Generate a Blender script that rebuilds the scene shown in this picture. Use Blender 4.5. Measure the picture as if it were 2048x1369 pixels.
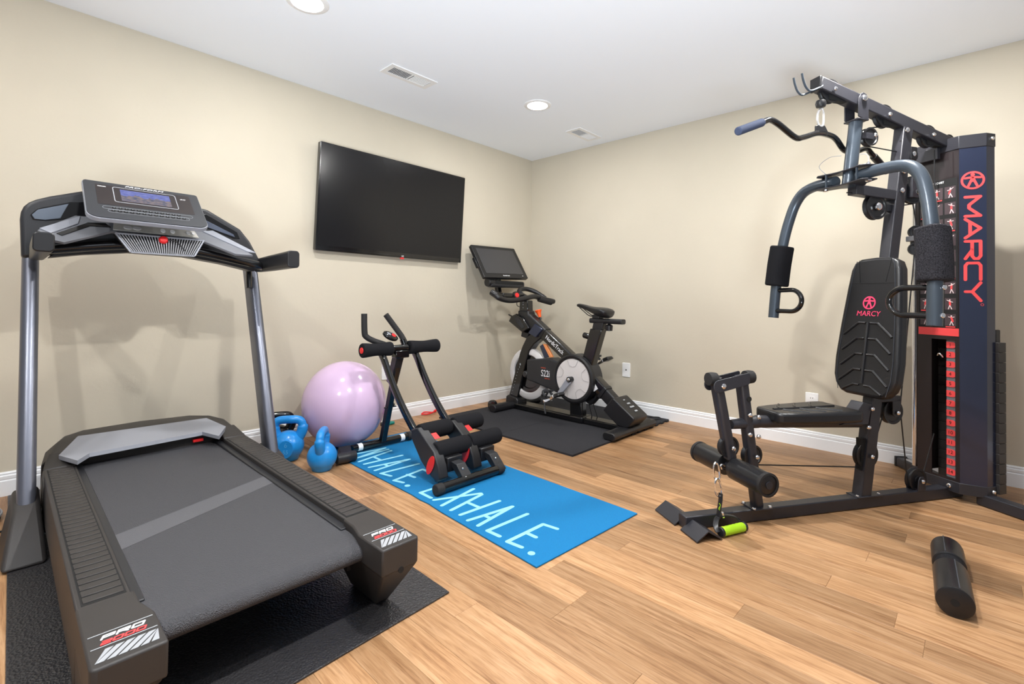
import bpy, bmesh, math, random
from mathutils import Vector, Matrix
random.seed(7)
PI = math.pi
sc = bpy.context.scene
COL = sc.collection
for o in list(bpy.data.objects):
    bpy.data.objects.remove(o)

# ------------------------------------------------------------------ camera
F_PX, CY = 970.2094, 581.3079
YAW, PITCH, ROLL = 0.7602443, 0.0189483, 0.0149498
CAM = Vector((-3.519957, -3.105306, 0.899450))
fw = Vector((math.cos(YAW)*math.cos(PITCH), math.sin(YAW)*math.cos(PITCH), math.sin(PITCH)))
r0 = Vector((math.sin(YAW), -math.cos(YAW), 0)); u0 = r0.cross(fw)
rt = r0*math.cos(ROLL) + u0*math.sin(ROLL); up = u0*math.cos(ROLL) - r0*math.sin(ROLL)
cd = bpy.data.cameras.new('camera'); co = bpy.data.objects.new('camera', cd); COL.objects.link(co)
co.matrix_world = Matrix(((rt.x, up.x, -fw.x, CAM.x), (rt.y, up.y, -fw.y, CAM.y), (rt.z, up.z, -fw.z, CAM.z), (0, 0, 0, 1)))
cd.sensor_width = 36; cd.lens = F_PX*36/2048; cd.shift_y = (CY-684.5)/2048; cd.clip_start = 0.02
sc.camera = co

# ------------------------------------------------------------------ world, exposure, lamp strength
w = bpy.data.worlds.new('world'); sc.world = w; w.use_nodes = True
w.node_tree.nodes['Background'].inputs[0].default_value = (0.96, 0.985, 1.03, 1)
w.node_tree.nodes['Background'].inputs[1].default_value = 0.3      # the lit rest of the open basement behind the camera
LAMP, LAMP_B = 230.0, 610.0                                                         # emission of the core discs added inside the recessed lights' lenses
fl_ = bpy.data.lights.new('ceiling_fill', 'SPOT'); fo = bpy.data.objects.new('ceiling_fill', fl_); COL.objects.link(fo)   # unseen spot added behind the camera to brighten the ceiling
fl_.energy = 530; fl_.color = (.84, .93, 1.0); fl_.spot_size = math.radians(96); fl_.spot_blend = 1.0; fl_.shadow_soft_size = .35
fo.location = (-4.1, -3.7, .28); fo.rotation_euler = (Vector((-2.0, -1.8, 3.0))-Vector(fo.location)).to_track_quat('-Z', 'Y').to_euler()
sc.view_settings.view_transform = 'Standard'; sc.view_settings.look = 'None'
sc.view_settings.gamma = 1; sc.view_settings.use_curve_mapping = False
sc.view_settings.exposure = 0.26
H = 2.25

# ------------------------------------------------------------------ materials
def lin(c): return c/12.92 if c <= 0.04045 else ((c+0.055)/1.055)**2.4
def S(r, g, b): return (lin(r/255), lin(g/255), lin(b/255))
MATS = {}
def mat(name, color, rough=0.5, metal=0.0, spec=0.5, bump=0.0, bscale=200.0, vary=0.0, vscale=6.0, coat=0.0, stretch=None, btype='noise', emit=0.0, sheen=0.0):
    if name in MATS: return MATS[name]
    m = bpy.data.materials.new(name); m.use_nodes = True; nt = m.node_tree; b = nt.nodes['Principled BSDF']
    b.inputs['Base Color'].default_value = (*color, 1); b.inputs['Roughness'].default_value = rough
    b.inputs['Metallic'].default_value = metal; b.inputs['Specular IOR Level'].default_value = spec
    b.inputs['Coat Weight'].default_value = coat; b.inputs['Coat Roughness'].default_value = 0.08
    if emit:
        b.inputs['Emission Color'].default_value = (*color, 1); b.inputs['Emission Strength'].default_value = emit
    L = nt.links.new; tc = nt.nodes.new('ShaderNodeTexCoord')
    src = tc.outputs['Object']
    if stretch:
        mp = nt.nodes.new('ShaderNodeMapping'); mp.inputs['Scale'].default_value = stretch; L(src, mp.inputs[0]); src = mp.outputs[0]
    if bump:
        if btype == 'noise':
            n = nt.nodes.new('ShaderNodeTexNoise'); n.inputs['Scale'].default_value = bscale; n.inputs['Detail'].default_value = 4; h = n.outputs[0]
        else:
            n = nt.nodes.new('ShaderNodeTexVoronoi'); n.inputs['Scale'].default_value = bscale; h = n.outputs['Distance']
        L(src, n.inputs['Vector'])
        bp = nt.nodes.new('ShaderNodeBump'); bp.inputs['Strength'].default_value = bump; bp.inputs['Distance'].default_value = 0.002
        L(h, bp.inputs['Height']); L(bp.outputs[0], b.inputs['Normal'])
    if vary:
        n2 = nt.nodes.new('ShaderNodeTexNoise'); n2.inputs['Scale'].default_value = vscale; n2.inputs['Detail'].default_value = 6; L(src, n2.inputs['Vector'])
        mr = nt.nodes.new('ShaderNodeMapRange'); mr.inputs['From Min'].default_value = .3; mr.inputs['From Max'].default_value = .7
        mr.inputs['To Min'].default_value = 1-vary; mr.inputs['To Max'].default_value = 1+vary; L(n2.outputs[0], mr.inputs['Value'])
        hs = nt.nodes.new('ShaderNodeHueSaturation'); hs.inputs['Color'].default_value = (*color, 1); L(mr.outputs[0], hs.inputs['Value']); L(hs.outputs[0], b.inputs['Base Color'])
    MATS[name] = m; return m

M_wall = mat('wall_paint', (0.565, 0.513, 0.415), .75, spec=.2, bump=.35, bscale=38, vary=.02, vscale=3)
M_ceil = mat('ceiling_paint', (0.885, 0.925, 0.985), .9, spec=.1)
M_trim = mat('trim_white', (0.86, 0.87, 0.89), .4)
M_white = mat('white_plastic', (0.85, 0.85, 0.85), .35)
M_black = mat('black_paint', S(24, 24, 27), .38, spec=.5)
M_gblack = mat('gloss_black', S(15, 15, 17), .12, spec=.5, coat=.3)
M_dark = mat('dark_plastic', S(47, 44, 43), .5, bump=.12, bscale=600, vary=.08, vscale=8)
M_dark2 = mat('charcoal_plastic', S(36, 37, 41), .42)
M_hole = mat('recess_black', S(12, 12, 13), .8)
M_rubber = mat('rubber_black', S(27, 26, 27), .75, bump=.5, bscale=260)
M_foam = mat('foam_black', S(29, 29, 32), .95, spec=.15, bump=.6, bscale=500)
M_foamg = mat('foam_speckled', S(46, 45, 49), .95, spec=.15, bump=1.0, bscale=300, vary=.7, vscale=240)
M_vinyl = mat('vinyl_black', S(22, 22, 25), .36, spec=.5, bump=.15, bscale=300)
M_vinyl2 = mat('vinyl_charcoal', S(54, 58, 66), .38)
M_gsteel = mat('gunmetal_paint', S(70, 79, 89), .3, metal=.35, spec=.5)
M_psteel = mat('powder_coat', S(40, 40, 46), .4, bump=.15, bscale=800)
M_silver = mat('brushed_silver', S(150, 152, 160), .3, metal=.85)
M_silverp = mat('silver_plastic', S(146, 149, 158), .4, metal=.2)
M_greyp = mat('grey_plastic', S(108, 110, 116), .45, vary=.05)
M_lgrey = mat('light_grey', S(205, 203, 203), .35)
M_chrome = mat('chrome', (0.85, 0.85, 0.87), .12, metal=1)
M_cable = mat('black_cable', S(20, 20, 22), .5)
M_red = mat('red_plastic', S(225, 38, 40), .4)
M_redp = mat('red_print', S(226, 72, 74), .45)
M_pink = mat('pink_stitch', S(226, 60, 100), .5)
M_orange = mat('orange_plastic', S(240, 90, 30), .4)
M_blue = mat('blue_vinyl', S(34, 138, 214), .28, spec=.5, bump=.1, bscale=120)
M_mat = mat('yoga_blue', S(22, 112, 166), .8, spec=.2, bump=.6, bscale=450, vary=.06, vscale=220)
M_mint = mat('mint_print', S(140, 206, 226), .7, spec=.2)
M_lime = mat('lime_grip', S(176, 226, 34), .6, bump=.8, bscale=160)
M_teal = mat('teal_rubber', S(0, 140, 130), .5)
M_ball = mat('lilac_vinyl', S(214, 186, 218), .16, spec=.5)
M_silverprint = mat('silver_print', S(160, 163, 168), .5)
M_whitep = mat('white_print', S(235, 235, 238), .5)
M_belt = mat('belt_weave', S(68, 68, 72), .6, spec=.35, bump=1.0, bscale=420, btype='voronoi')
M_belts = mat('belt_splice', S(82, 82, 86), .7, bump=.6, bscale=420)
M_tmat = mat('treadmill_mat_vinyl', S(46, 45, 47), .40, spec=.5, bump=1.0, bscale=170, btype='voronoi')
M_eva = mat('eva_foam', S(44, 44, 48), .85, spec=.25, bump=.7, bscale=260, btype='voronoi')
M_disc = mat('warm_grey_disc', S(208, 203, 202), .4)
M_bluesh = mat('blue_sheen_panel', S(38, 46, 70), .24, metal=.4, spec=.7, coat=.4)  # blue in the base colour stands in for the tower wing's reflected sheen
M_panel = mat('brown_black_panel', S(34, 27, 29), .38)
M_lens = mat('lamp_lens', (1.0, 0.985, 0.955), .5, emit=14)
M_led = mat('lamp_emitter', (1.0, 0.985, 0.955), .5, emit=LAMP*4.6)
M_ledb = mat('bright_lamp_emitter', (1.0, 0.985, 0.955), .5, emit=LAMP_B*4.6)

def screen_mat(name, c1, rough=.12):
    return mat(name, c1, rough, spec=.5, coat=.2)
M_tv = mat('tv_screen', S(24, 24, 26), .18, spec=.32)
M_tab = screen_mat('tablet_screen', S(56, 56, 60), .3)

def wood():
    m = bpy.data.materials.new('oak_laminate'); m.use_nodes = True; nt = m.node_tree; b = nt.nodes['Principled BSDF']; L = nt.links.new
    N = nt.nodes.new
    geo = N('ShaderNodeNewGeometry'); oi = N('ShaderNodeObjectInfo')
    comb = N('ShaderNodeCombineXYZ')
    mul = N('ShaderNodeMath'); mul.operation = 'MULTIPLY'; mul.inputs[1].default_value = 37.0; L(oi.outputs['Random'], mul.inputs[0])
    L(mul.outputs[0], comb.inputs[0]); L(mul.outputs[0], comb.inputs[1])
    add = N('ShaderNodeVectorMath'); add.operation = 'ADD'; L(geo.outputs['Position'], add.inputs[0]); L(comb.outputs[0], add.inputs[1])
    mp = N('ShaderNodeMapping'); mp.inputs['Scale'].default_value = (1, 0.055, 1); L(add.outputs[0], mp.inputs[0])
    n1 = N('ShaderNodeTexNoise'); n1.inputs['Scale'].default_value = 52; n1.inputs['Detail'].default_value = 7; n1.inputs['Roughness'].default_value = .62; n1.inputs['Distortion'].default_value = 1.2; L(mp.outputs[0], n1.inputs['Vector'])
    n2 = N('ShaderNodeTexNoise'); n2.inputs['Scale'].default_value = 300; n2.inputs['Detail'].default_value = 3; L(mp.outputs[0], n2.inputs['Vector'])
    cr = N('ShaderNodeValToRGB'); e = cr.color_ramp.elements
    e[0].position = .30; e[0].color = (*S(138, 97, 63), 1); e[1].position = .66; e[1].color = (*S(190, 151, 113), 1)
    x = cr.color_ramp.elements.new(.47); x.color = (*S(173, 132, 93), 1)
    L(n1.outputs[0], cr.inputs[0])
    cr2 = N('ShaderNodeValToRGB'); f = cr2.color_ramp.elements
    f[0].position = .30; f[0].color = (.66, .60, .54, 1); f[1].position = .5; f[1].color = (1, 1, 1, 1); L(n2.outputs[0], cr2.inputs[0])
    mx = N('ShaderNodeMix'); mx.data_type = 'RGBA'; mx.blend_type = 'MULTIPLY'; mx.inputs[0].default_value = .7; L(cr.outputs[0], mx.inputs[6]); L(cr2.outputs[0], mx.inputs[7])
    hs = N('ShaderNodeHueSaturation'); mr = N('ShaderNodeMapRange'); mr.inputs['To Min'].default_value = .66; mr.inputs['To Max'].default_value = 1.10
    L(oi.outputs['Random'], mr.inputs['Value']); L(mr.outputs[0], hs.inputs['Value']); L(mx.outputs[2], hs.inputs['Color'])
    L(hs.outputs[0], b.inputs['Base Color'])
    b.inputs['Roughness'].default_value = .42; b.inputs['Specular IOR Level'].default_value = .35
    return m
M_wood = wood()

def treadmill_screen():
    m = bpy.data.materials.new('landscape_display'); m.use_nodes = True; nt = m.node_tree; b = nt.nodes['Principled BSDF']; L = nt.links.new; N = nt.nodes.new
    tc = N('ShaderNodeTexCoord'); sp = N('ShaderNodeSeparateXYZ'); L(tc.outputs['UV'], sp.inputs[0])
    cx = N('ShaderNodeCombineXYZ'); L(sp.outputs[0], cx.inputs[0])
    n = N('ShaderNodeTexNoise'); n.inputs['Scale'].default_value = 5; n.inputs['Detail'].default_value = 5; L(cx.outputs[0], n.inputs['Vector'])
    lt = N('ShaderNodeMath'); lt.operation = 'LESS_THAN'; a = N('ShaderNodeMath'); a.operation = 'MULTIPLY_ADD'; a.inputs[1].default_value = 1.0; a.inputs[2].default_value = .02; L(n.outputs[0], a.inputs[0])
    L(sp.outputs[1], lt.inputs[0]); L(a.outputs[0], lt.inputs[1])
    n3 = N('ShaderNodeTexNoise'); n3.inputs['Scale'].default_value = 9; n3.inputs['Detail'].default_value = 6; L(tc.outputs['UV'], n3.inputs['Vector'])
    c1 = N('ShaderNodeValToRGB'); e = c1.color_ramp.elements; e[0].position = .35; e[0].color = (*S(62, 74, 110), 1); e[1].position = .65; e[1].color = (*S(150, 132, 128), 1); L(n3.outputs[0], c1.inputs[0])
    c2 = N('ShaderNodeValToRGB'); e = c2.color_ramp.elements; e[0].position = .3; e[0].color = (*S(128, 138, 206), 1); e[1].position = .7; e[1].color = (*S(74, 88, 176), 1); L(n3.outputs[0], c2.inputs[0])
    mx = N('ShaderNodeMix'); mx.data_type = 'RGBA'; L(lt.outputs[0], mx.inputs[0]); L(c2.outputs[0], mx.inputs[6]); L(c1.outputs[0], mx.inputs[7])
    L(mx.outputs[2], b.inputs['Emission Color']); b.inputs['Emission Strength'].default_value = .75
    b.inputs['Base Color'].default_value = (.01, .01, .012, 1); b.inputs['Roughness'].default_value = .2
    return m
M_land = treadmill_screen()

# ------------------------------------------------------------------ mesh helpers
ROOTM = {}
def frame(o, ex, ey, ez=None):
    ex = Vector(ex).normalized(); ey = Vector(ey); ey = (ey - ex*ey.dot(ex)).normalized(); ez = ex.cross(ey)
    return Matrix(((ex.x, ey.x, ez.x, o[0]), (ex.y, ey.y, ez.y, o[1]), (ex.z, ey.z, ez.z, o[2]), (0, 0, 0, 1)))
def catmull(pts, n=6, closed=False):
    P = [Vector(p) for p in pts]; out = []; k = len(P)
    for i in range(k if closed else k-1):
        if closed: a, b, c, d = P[(i-1) % k], P[i], P[(i+1) % k], P[(i+2) % k]
        else: a, b, c, d = P[max(i-1, 0)], P[i], P[i+1], P[min(i+2, k-1)]
        for j in range(n):
            t = j/n
            out.append(0.5*((2*b) + (c-a)*t + (2*a-5*b+4*c-d)*t*t + (3*b-3*c+d-a)*t**3))
    if not closed: out.append(P[-1])
    return out
def rrect(w, h, r, n=4, cx=0, cy=0):
    pts = []
    for (sx, sy, a0) in ((1, 1, 0), (-1, 1, 90), (-1, -1, 180), (1, -1, 270)):
        for i in range(n+1):
            a = math.radians(a0+90*i/n); pts.append((cx+sx*(w/2-r)+r*math.cos(a), cy+sy*(h/2-r)+r*math.sin(a)))
    return pts
class MB:
    def __init__(s, xf=None): s.v = []; s.f = []; s.xf = xf; s.uv = None
    def add(s, V, Fs):
        b = len(s.v)
        s.v += [(s.xf @ Vector(p)) if s.xf else Vector(p) for p in V]
        s.f += [tuple(b+i for i in f) for f in Fs]; return s
    def box(s, c, d, R=None):
        x, y, z = d[0]/2, d[1]/2, d[2]/2
        V = [Vector((sx*x, sy*y, sz*z)) for sx in (-1, 1) for sy in (-1, 1) for sz in (-1, 1)]
        if R is not None: V = [R @ p for p in V]
        V = [Vector(c)+p for p in V]
        return s.add(V, [(0, 1, 3, 2), (4, 6, 7, 5), (0, 4, 5, 1), (2, 3, 7, 6), (0, 2, 6, 4), (1, 5, 7, 3)])
    def mm(s, a, b): return s.box([(a[i]+b[i])/2 for i in range(3)], [abs(b[i]-a[i]) for i in range(3)])
    def hexa(s, bot, top):
        return s.add(list(bot)+list(top), [(3, 2, 1, 0), (4, 5, 6, 7), (0, 1, 5, 4), (1, 2, 6, 5), (2, 3, 7, 6), (3, 0, 4, 7)])
    def prism(s, pts, ax, a, b, scale=1.0):
        n = len(pts)
        def put(p, t):
            if ax == 'x': return (t, p[0], p[1])
            if ax == 'y': return (p[0], t, p[1])
            return (p[0], p[1], t)
        cx = sum(p[0] for p in pts)/n; cy = sum(p[1] for p in pts)/n
        A = [put(p, a) for p in pts]; B = [put((cx+(p[0]-cx)*scale, cy+(p[1]-cy)*scale), b) for p in pts]
        return s.add(A+B, [tuple(range(n)), tuple(range(2*n-1, n-1, -1))]+[(i, i+n, (i+1) % n+n, (i+1) % n) for i in range(n)])
    def loft(s, rings, closed=False, caps=True):
        n = len(rings[0]); V = [p for r in rings for p in r]; Fs = []; m = len(rings)
        for i in range(m if closed else m-1):
            for j in range(n):
                k = (i+1) % m
                Fs.append((i*n+j, i*n+(j+1) % n, k*n+(j+1) % n, k*n+j))
        if caps and not closed: Fs += [tuple(range(n-1, -1, -1)), tuple((m-1)*n+j for j in range(n))]
        return s.add(V, Fs)
    def tube(s, pts, r, n=12, closed=False, prof=None, upv=None):
        P = [Vector(p) for p in pts]; m = len(P)
        R = r if isinstance(r, (list, tuple)) else [r]*m
        prof = prof or [(math.cos(2*PI*i/n), math.sin(2*PI*i/n)) for i in range(n)]
        T = []
        for i in range(m):
            if closed: t = P[(i+1) % m]-P[i-1]
            else: t = P[min(i+1, m-1)]-P[max(i-1, 0)]
            T.append(t.normalized())
        u = Vector(upv) if upv else (Vector((0, 0, 1)) if abs(T[0].z) < .9 else Vector((1, 0, 0)))
        rings = []
        for i in range(m):
            if upv: u = Vector(upv)
            x = (u - T[i]*u.dot(T[i])).normalized(); u = x; y = T[i].cross(x)
            rings.append([P[i]+(x*a+y*b)*R[i] for a, b in prof])
        return s.loft(rings, closed)
    def cyl(s, p0, p1, r0, r1=None, n=20):
        return s.tube([p0, p1], [r0, r0 if r1 is None else r1], n)
    def bar(s, p0, p1, w, h, upv=(0, 0, 1)):      # rectangular bar: w across, h along up
        return s.tube([p0, p1], 1.0, prof=[(h/2, w/2), (h/2, -w/2), (-h/2, -w/2), (-h/2, w/2)], upv=upv)
    def rbar(s, pts, w, h, r=.008, upv=(0, 0, 1)):
        return s.tube(pts, 1.0, prof=[(b, a) for a, b in rrect(w, h, r, 3)], upv=upv)
    def lathe(s, prof, o, axis=(0, 0, 1), n=24):
        ax = Vector(axis).normalized(); u = Vector((1, 0, 0)) if abs(ax.x) < .9 else Vector((0, 1, 0))
        x = (u-ax*u.dot(ax)).normalized(); y = ax.cross(x); o = Vector(o)
        rings = [[o+ax*h+(x*math.cos(2*PI*j/n)+y*math.sin(2*PI*j/n))*max(r, 1e-5) for j in range(n)] for r, h in prof]
        return s.loft(rings)
    def ribbon(s, lines, wd, F, th=.0008, caps=True):       # flat strokes on frame F
        th0 = th
        for ln in lines:
            for a, b in zip(ln[:-1], ln[1:]):
                s.k = getattr(s, 'k', 0)+1; th = th0+1.5e-5*(s.k % 9)
                a2, b2 = Vector((a[0], a[1])), Vector((b[0], b[1])); t = (b2-a2)
                if t.length < 1e-6: continue
                t.normalize(); nn = Vector((-t.y, t.x))*wd/2
                q = [a2+nn, a2-nn, b2-nn, b2+nn]
                s.hexa([F @ Vector((p.x, p.y, 0)) for p in q], [F @ Vector((p.x, p.y, th)) for p in q])
            if caps:
                for p in ln:
                    s.k = getattr(s, 'k', 0)+1; th = th0+1.5e-5*(s.k % 9)
                    k = 10; c = [(p[0]+wd/2*math.cos(2*PI*i/k), p[1]+wd/2*math.sin(2*PI*i/k)) for i in range(k)]
                    V = [F @ Vector((x, y, 0)) for x, y in c]+[F @ Vector((x, y, th)) for x, y in c]
                    s.add(V, [tuple(range(k-1, -1, -1)), tuple(range(k, 2*k))]+[(i, (i+1) % k, (i+1) % k+k, i+k) for i in range(k)])
        return s
    def text(s, body, size, F, ext=.0004, sx=1.0, shear=0.0, ax='CENTER'):
        cu = bpy.data.curves.new('tmp', 'FONT'); cu.body = body; cu.size = size; cu.extrude = ext; cu.align_x = ax; cu.align_y = 'CENTER'; cu.shear = shear; cu.resolution_u = 3
        ob = bpy.data.objects.new('tmp', cu); COL.objects.link(ob); bpy.context.view_layer.update()
        me = bpy.data.meshes.new_from_object(ob.evaluated_get(bpy.context.evaluated_depsgraph_get()))
        s.add([F @ Vector((v.co.x*sx, v.co.y, v.co.z)) for v in me.vertices], [tuple(p.vertices) for p in me.polygons])
        bpy.data.objects.remove(ob); bpy.data.curves.remove(cu); bpy.data.meshes.remove(me); return s
    def build(s, name, m, parent=None, bevel=0.0, smooth=35, seg=2, label=None, kind=None, sub=0):
        me = bpy.data.meshes.new(name)
        inv = ROOTM[parent.name].inverted() if parent else Matrix()
        me.from_pydata([tuple(inv @ p) for p in s.v], [], s.f)
        bm = bmesh.new(); bm.from_mesh(me); bmesh.ops.recalc_face_normals(bm, faces=bm.faces); bm.to_mesh(me); bm.free()
        me.materials.append(m)
        me.polygons.foreach_set('use_smooth', [True]*len(me.polygons)); me.set_sharp_from_angle(angle=math.radians(smooth))
        o = bpy.data.objects.new(name, me); COL.objects.link(o)
        if parent: o.parent = parent; ROOTM[o.name] = ROOTM[parent.name]
        else: ROOTM[o.name] = Matrix()
        if bevel:
            b = o.modifiers.new('b', 'BEVEL'); b.width = bevel; b.segments = seg; b.limit_method = 'ANGLE'; b.angle_limit = math.radians(40); b.harden_normals = False
        if sub:
            b = o.modifiers.new('s', 'SUBSURF'); b.levels = b.render_levels = sub
        if label: o['label'] = label
        if kind: o['kind'] = kind
        return o
def thing(name, label, cat, M, group=None):
    if not isinstance(M, Matrix): M = Matrix.Translation(M)
    o = bpy.data.objects.new(name, None); COL.objects.link(o); o.matrix_world = M; o.empty_display_size = .05
    ROOTM[o.name] = M.copy(); o['label'] = label; o['category'] = cat
    if group: o['group'] = group
    return o
def tag(o, label, cat, group=None):
    o['label'] = label; o['category'] = cat
    if group: o['group'] = group
    return o
def dup(root, M, label):
    r = root.copy(); COL.objects.link(r); r.matrix_world = M; r['label'] = label; ROOTM[r.name] = M.copy()
    for c in root.children:
        k = c.copy(); COL.objects.link(k); k.parent = r
        for g in c.children:
            h = g.copy(); COL.objects.link(h); h.parent = k
    return r
def bolt(parent, p, ax, r=.009, h=.008, m=None, name='bolt'):
    ax = Vector(ax).normalized(); p = Vector(p)
    MB(None).lathe([(r*1.0, 0), (r, h*.5), (r*.75, h*.85), (r*.3, h)], p, ax, 10).build(name, m or M_chrome, parent)

# ------------------------------------------------------------------ room shell
XL, YB = -4.7, -4.2
b = MB(); b.mm((XL, YB, -.12), (.12, .12, -.0025)); floor = b.build('floor', M_wood, kind='structure')
MB().mm((XL, 0, 0), (.12, .12, H)).build('wall_left', M_wall, kind='structure')
MB().mm((0, YB, 0), (.12, 0, H)).build('wall_right', M_wall, kind='structure')
MB().mm((XL, YB, H), (.12, .12, H+.1)).build('ceiling', M_ceil, kind='structure')
prof = [(0, 0), (.015, 0), (.015, .066), (.0105, .0695), (.0105, .0725), (.013, .0755), (.013, .087), (.0065, .0905), (.0065, .0945), (.009, .0975), (.0055, .1035), (0, .104)]
MB().prism([(-a, z) for a, z in prof], 'x', XL, 0).build('baseboard_left', M_trim, kind='structure')
MB().prism([(-a, z) for a, z in prof], 'y', YB, -.0).build('baseboard_right', M_trim, kind='structure')
# floor planks, one object each
PW = .0925; x1 = -1.784
while x1 < -PW: x1 += PW
cache = {}
def plank(xa, xb, ya, yb):
    key = (round(xb-xa, 4), round(yb-ya, 3))
    if key not in cache:
        hw, hl, g, c = key[0]/2-.00025, key[1]/2-.0002, .002, .0007
        V = [(-hw, -hl, -g), (hw, -hl, -g), (hw, hl, -g), (-hw, hl, -g), (-hw, -hl, -.0006), (hw, -hl, -.0006), (hw, hl, -.0006), (-hw, hl, -.0006),
             (-hw+c, -hl+c, 0), (hw-c, -hl+c, 0), (hw-c, hl-c, 0), (-hw+c, hl-c, 0)]
        me = bpy.data.meshes.new('plank')
        me.from_pydata(V, [], [(0, 1, 5, 4), (1, 2, 6, 5), (2, 3, 7, 6), (3, 0, 4, 7), (4, 5, 9, 8), (5, 6, 10, 9), (6, 7, 11, 10), (7, 4, 8, 11), (8, 9, 10, 11)])
        me.materials.append(M_wood); cache[key] = me
    o = bpy.data.objects.new('plank', cache[key]); COL.objects.link(o); o.parent = floor; o.location = ((xa+xb)/2, (ya+yb)/2, 0)
ENDS = {round((-2.067+PW/2), 2): 0}
npl = 0; xr = -.0; row = 0
xe = x1
rows = []
while xe > -3.75:
    rows.append((xe-PW, xe)); xe -= PW
if x1 < 0: rows.insert(0, (x1, 0.0))
fixed = {-2.02: -2.608, -1.83: -3.01, -2.39: -2.24, -2.30: -2.24, -1.36: -2.83, -1.45: -2.47}
for xa, xb in rows:
    xm = (xa+xb)/2
    y0 = None
    for k, v in fixed.items():
        if abs(k-xm) < PW*.5: y0 = v
    cuts = [0.0]
    y = random.uniform(-1.1, -.1)
    if y0 is not None:
        y = y0
        while y < -1.12: y += 1.12
        y = min(y, -.05)
    lens = 1.12
    while y > -3.45:
        cuts.append(y); y -= lens
    cuts.append(-3.5 if xm < -3 else -3.6)
    for ya, yb in zip(cuts[1:], cuts[:-1]):
        if yb-ya > .03: plank(xa, xb, ya, yb); npl += 1

# ------------------------------------------------------------------ ceiling lights and vents
def ceiling_light(x, y, label, m=None):
    t = thing('ceiling_light', label, 'light', (x, y, H), 'recessed ceiling lights')
    MB().lathe([(.094, 0), (.094, -.004), (.088, -.008), (.070, -.008), (.070, 0)], (x, y, H), (0, 0, 1), 32).build('trim_ring', M_white, t)
    MB().lathe([(.068, -.002), (.068, -.006), (.032, -.007)], (x, y, H), (0, 0, 1), 32).build('lens', M_lens, t)
    MB().lathe([(.0315, -.006), (.0315, -.0085), (.02, -.009)], (x, y, H), (0, 0, 1), 24).build('emitter', m or M_led, t)  # small bright disc added inside the lens for crisper shadows
ceiling_light(-.997, -.923, 'lit round recessed light in the ceiling before the room corner')
ceiling_light(-2.588, -.90, 'lit round recessed light at the upper edge above the wall screen side')
for x, y, lb in ((-4.18, -.91, 'round recessed light outside the picture on the far left near the wall'), (-.997, -2.85, 'round recessed light in the ceiling above the loose foam roller'),
                 (-2.588, -2.5, 'round recessed light in the ceiling above the yoga mat end'), (-4.18, -2.5, 'round recessed light outside the picture left of the camera')):
    ceiling_light(x, y, lb, M_ledb if y < -2 else M_led)
def vent(x0, x1, y0, y1, label):
    t = thing('ceiling_vent', label, 'vent', ((x0+x1)/2, (y0+y1)/2, H), 'white ceiling vents')
    b = MB(); z = H
    for a, c in (((x0, y0), (x1, y0+.028)), ((x0, y1-.028), (x1, y1)), ((x0, y0+.028), (x0+.03, y1-.028)), ((x1-.03, y0+.028), (x1, y1-.028)), (((x0+x1)/2-.004, y0+.028), ((x0+x1)/2+.004, y1-.028))):
        b.mm((a[0], a[1], z-.006), (c[0], c[1], z))
    b.build('frame', M_white, t)
    MB().mm((x0+.03, y0+.028, z-.0015), (x1-.03, y1-.028, z-.0002)).build('shade_plate', mat('vent_shadow', S(120, 120, 124), .7), t)  # grey sheet painted as the shade behind the louvres
    k = 22; b = MB()
    for i in range(k):
        xx = x0+.034+(x1-x0-.068)*(i+.5)/k
        if abs(xx-(x0+x1)/2) < .006: continue
        ang = .7 if xx < (x0+x1)/2 else -.7
        b.box((xx, (y0+y1)/2, z-.0045), (.0012, y1-y0-.056, .006), Matrix.Rotation(ang, 3, 'Y'))
    b.build('louvres', M_white, t, kind='stuff')
vent(-2.003, -1.678, -.688, -.552, 'larger white ceiling vent above the wall-mounted screen')
vent(-.452, -.142, -.89, -.752, 'smaller white ceiling vent next to the room corner')

# ------------------------------------------------------------------ wall plates
def plate(o, ex, label, kind):
    n = Vector(ex).cross(Vector((0, 0, 1)))
    F = frame(o, ex, (0, 0, 1)); t = thing('wall_plate', label, 'outlet', F)
    b = MB(F); b.prism(rrect(.072, .116, .004, 2), 'z', -.001, .005, .96); b.build('cover', M_white, t)
    if kind == 'coax':
        MB(F).lathe([(.0055, .005), (.0055, .007)], (0, 0, 0), (0, 0, 1), 12).build('port', M_hole, t)
    else:
        for s in (-1, 1):
            MB(F).prism(rrect(.034, .028, .009, 3, 0, s*.022), 'z', .005, .0065).build('socket', M_white, t)
            q = MB(F)
            for dx in (-.006, .006): q.box((dx, s*.022+.003, .0068), (.0022, .008, .0006))
            q.build('slots', M_hole, t)
    for s in (-1, 1): bolt(t, F @ Vector((0, s*.049, .005)), F.to_3x3() @ Vector((0, 0, 1)), .0028, .001, M_white, 'screw')
plate((0, -1.057, .341), (0, -1, 0), 'white cable wall plate with one dark hole beside the exercise bike', 'coax')
plate((0, -2.37, .285), (0, -1, 0), 'white wall plate half hidden behind the gym backrest', 'duplex')
plate((-1.575, 0, .36), (1, 0, 0), 'white wall plate peeking out behind the lilac ball', 'duplex')

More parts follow.
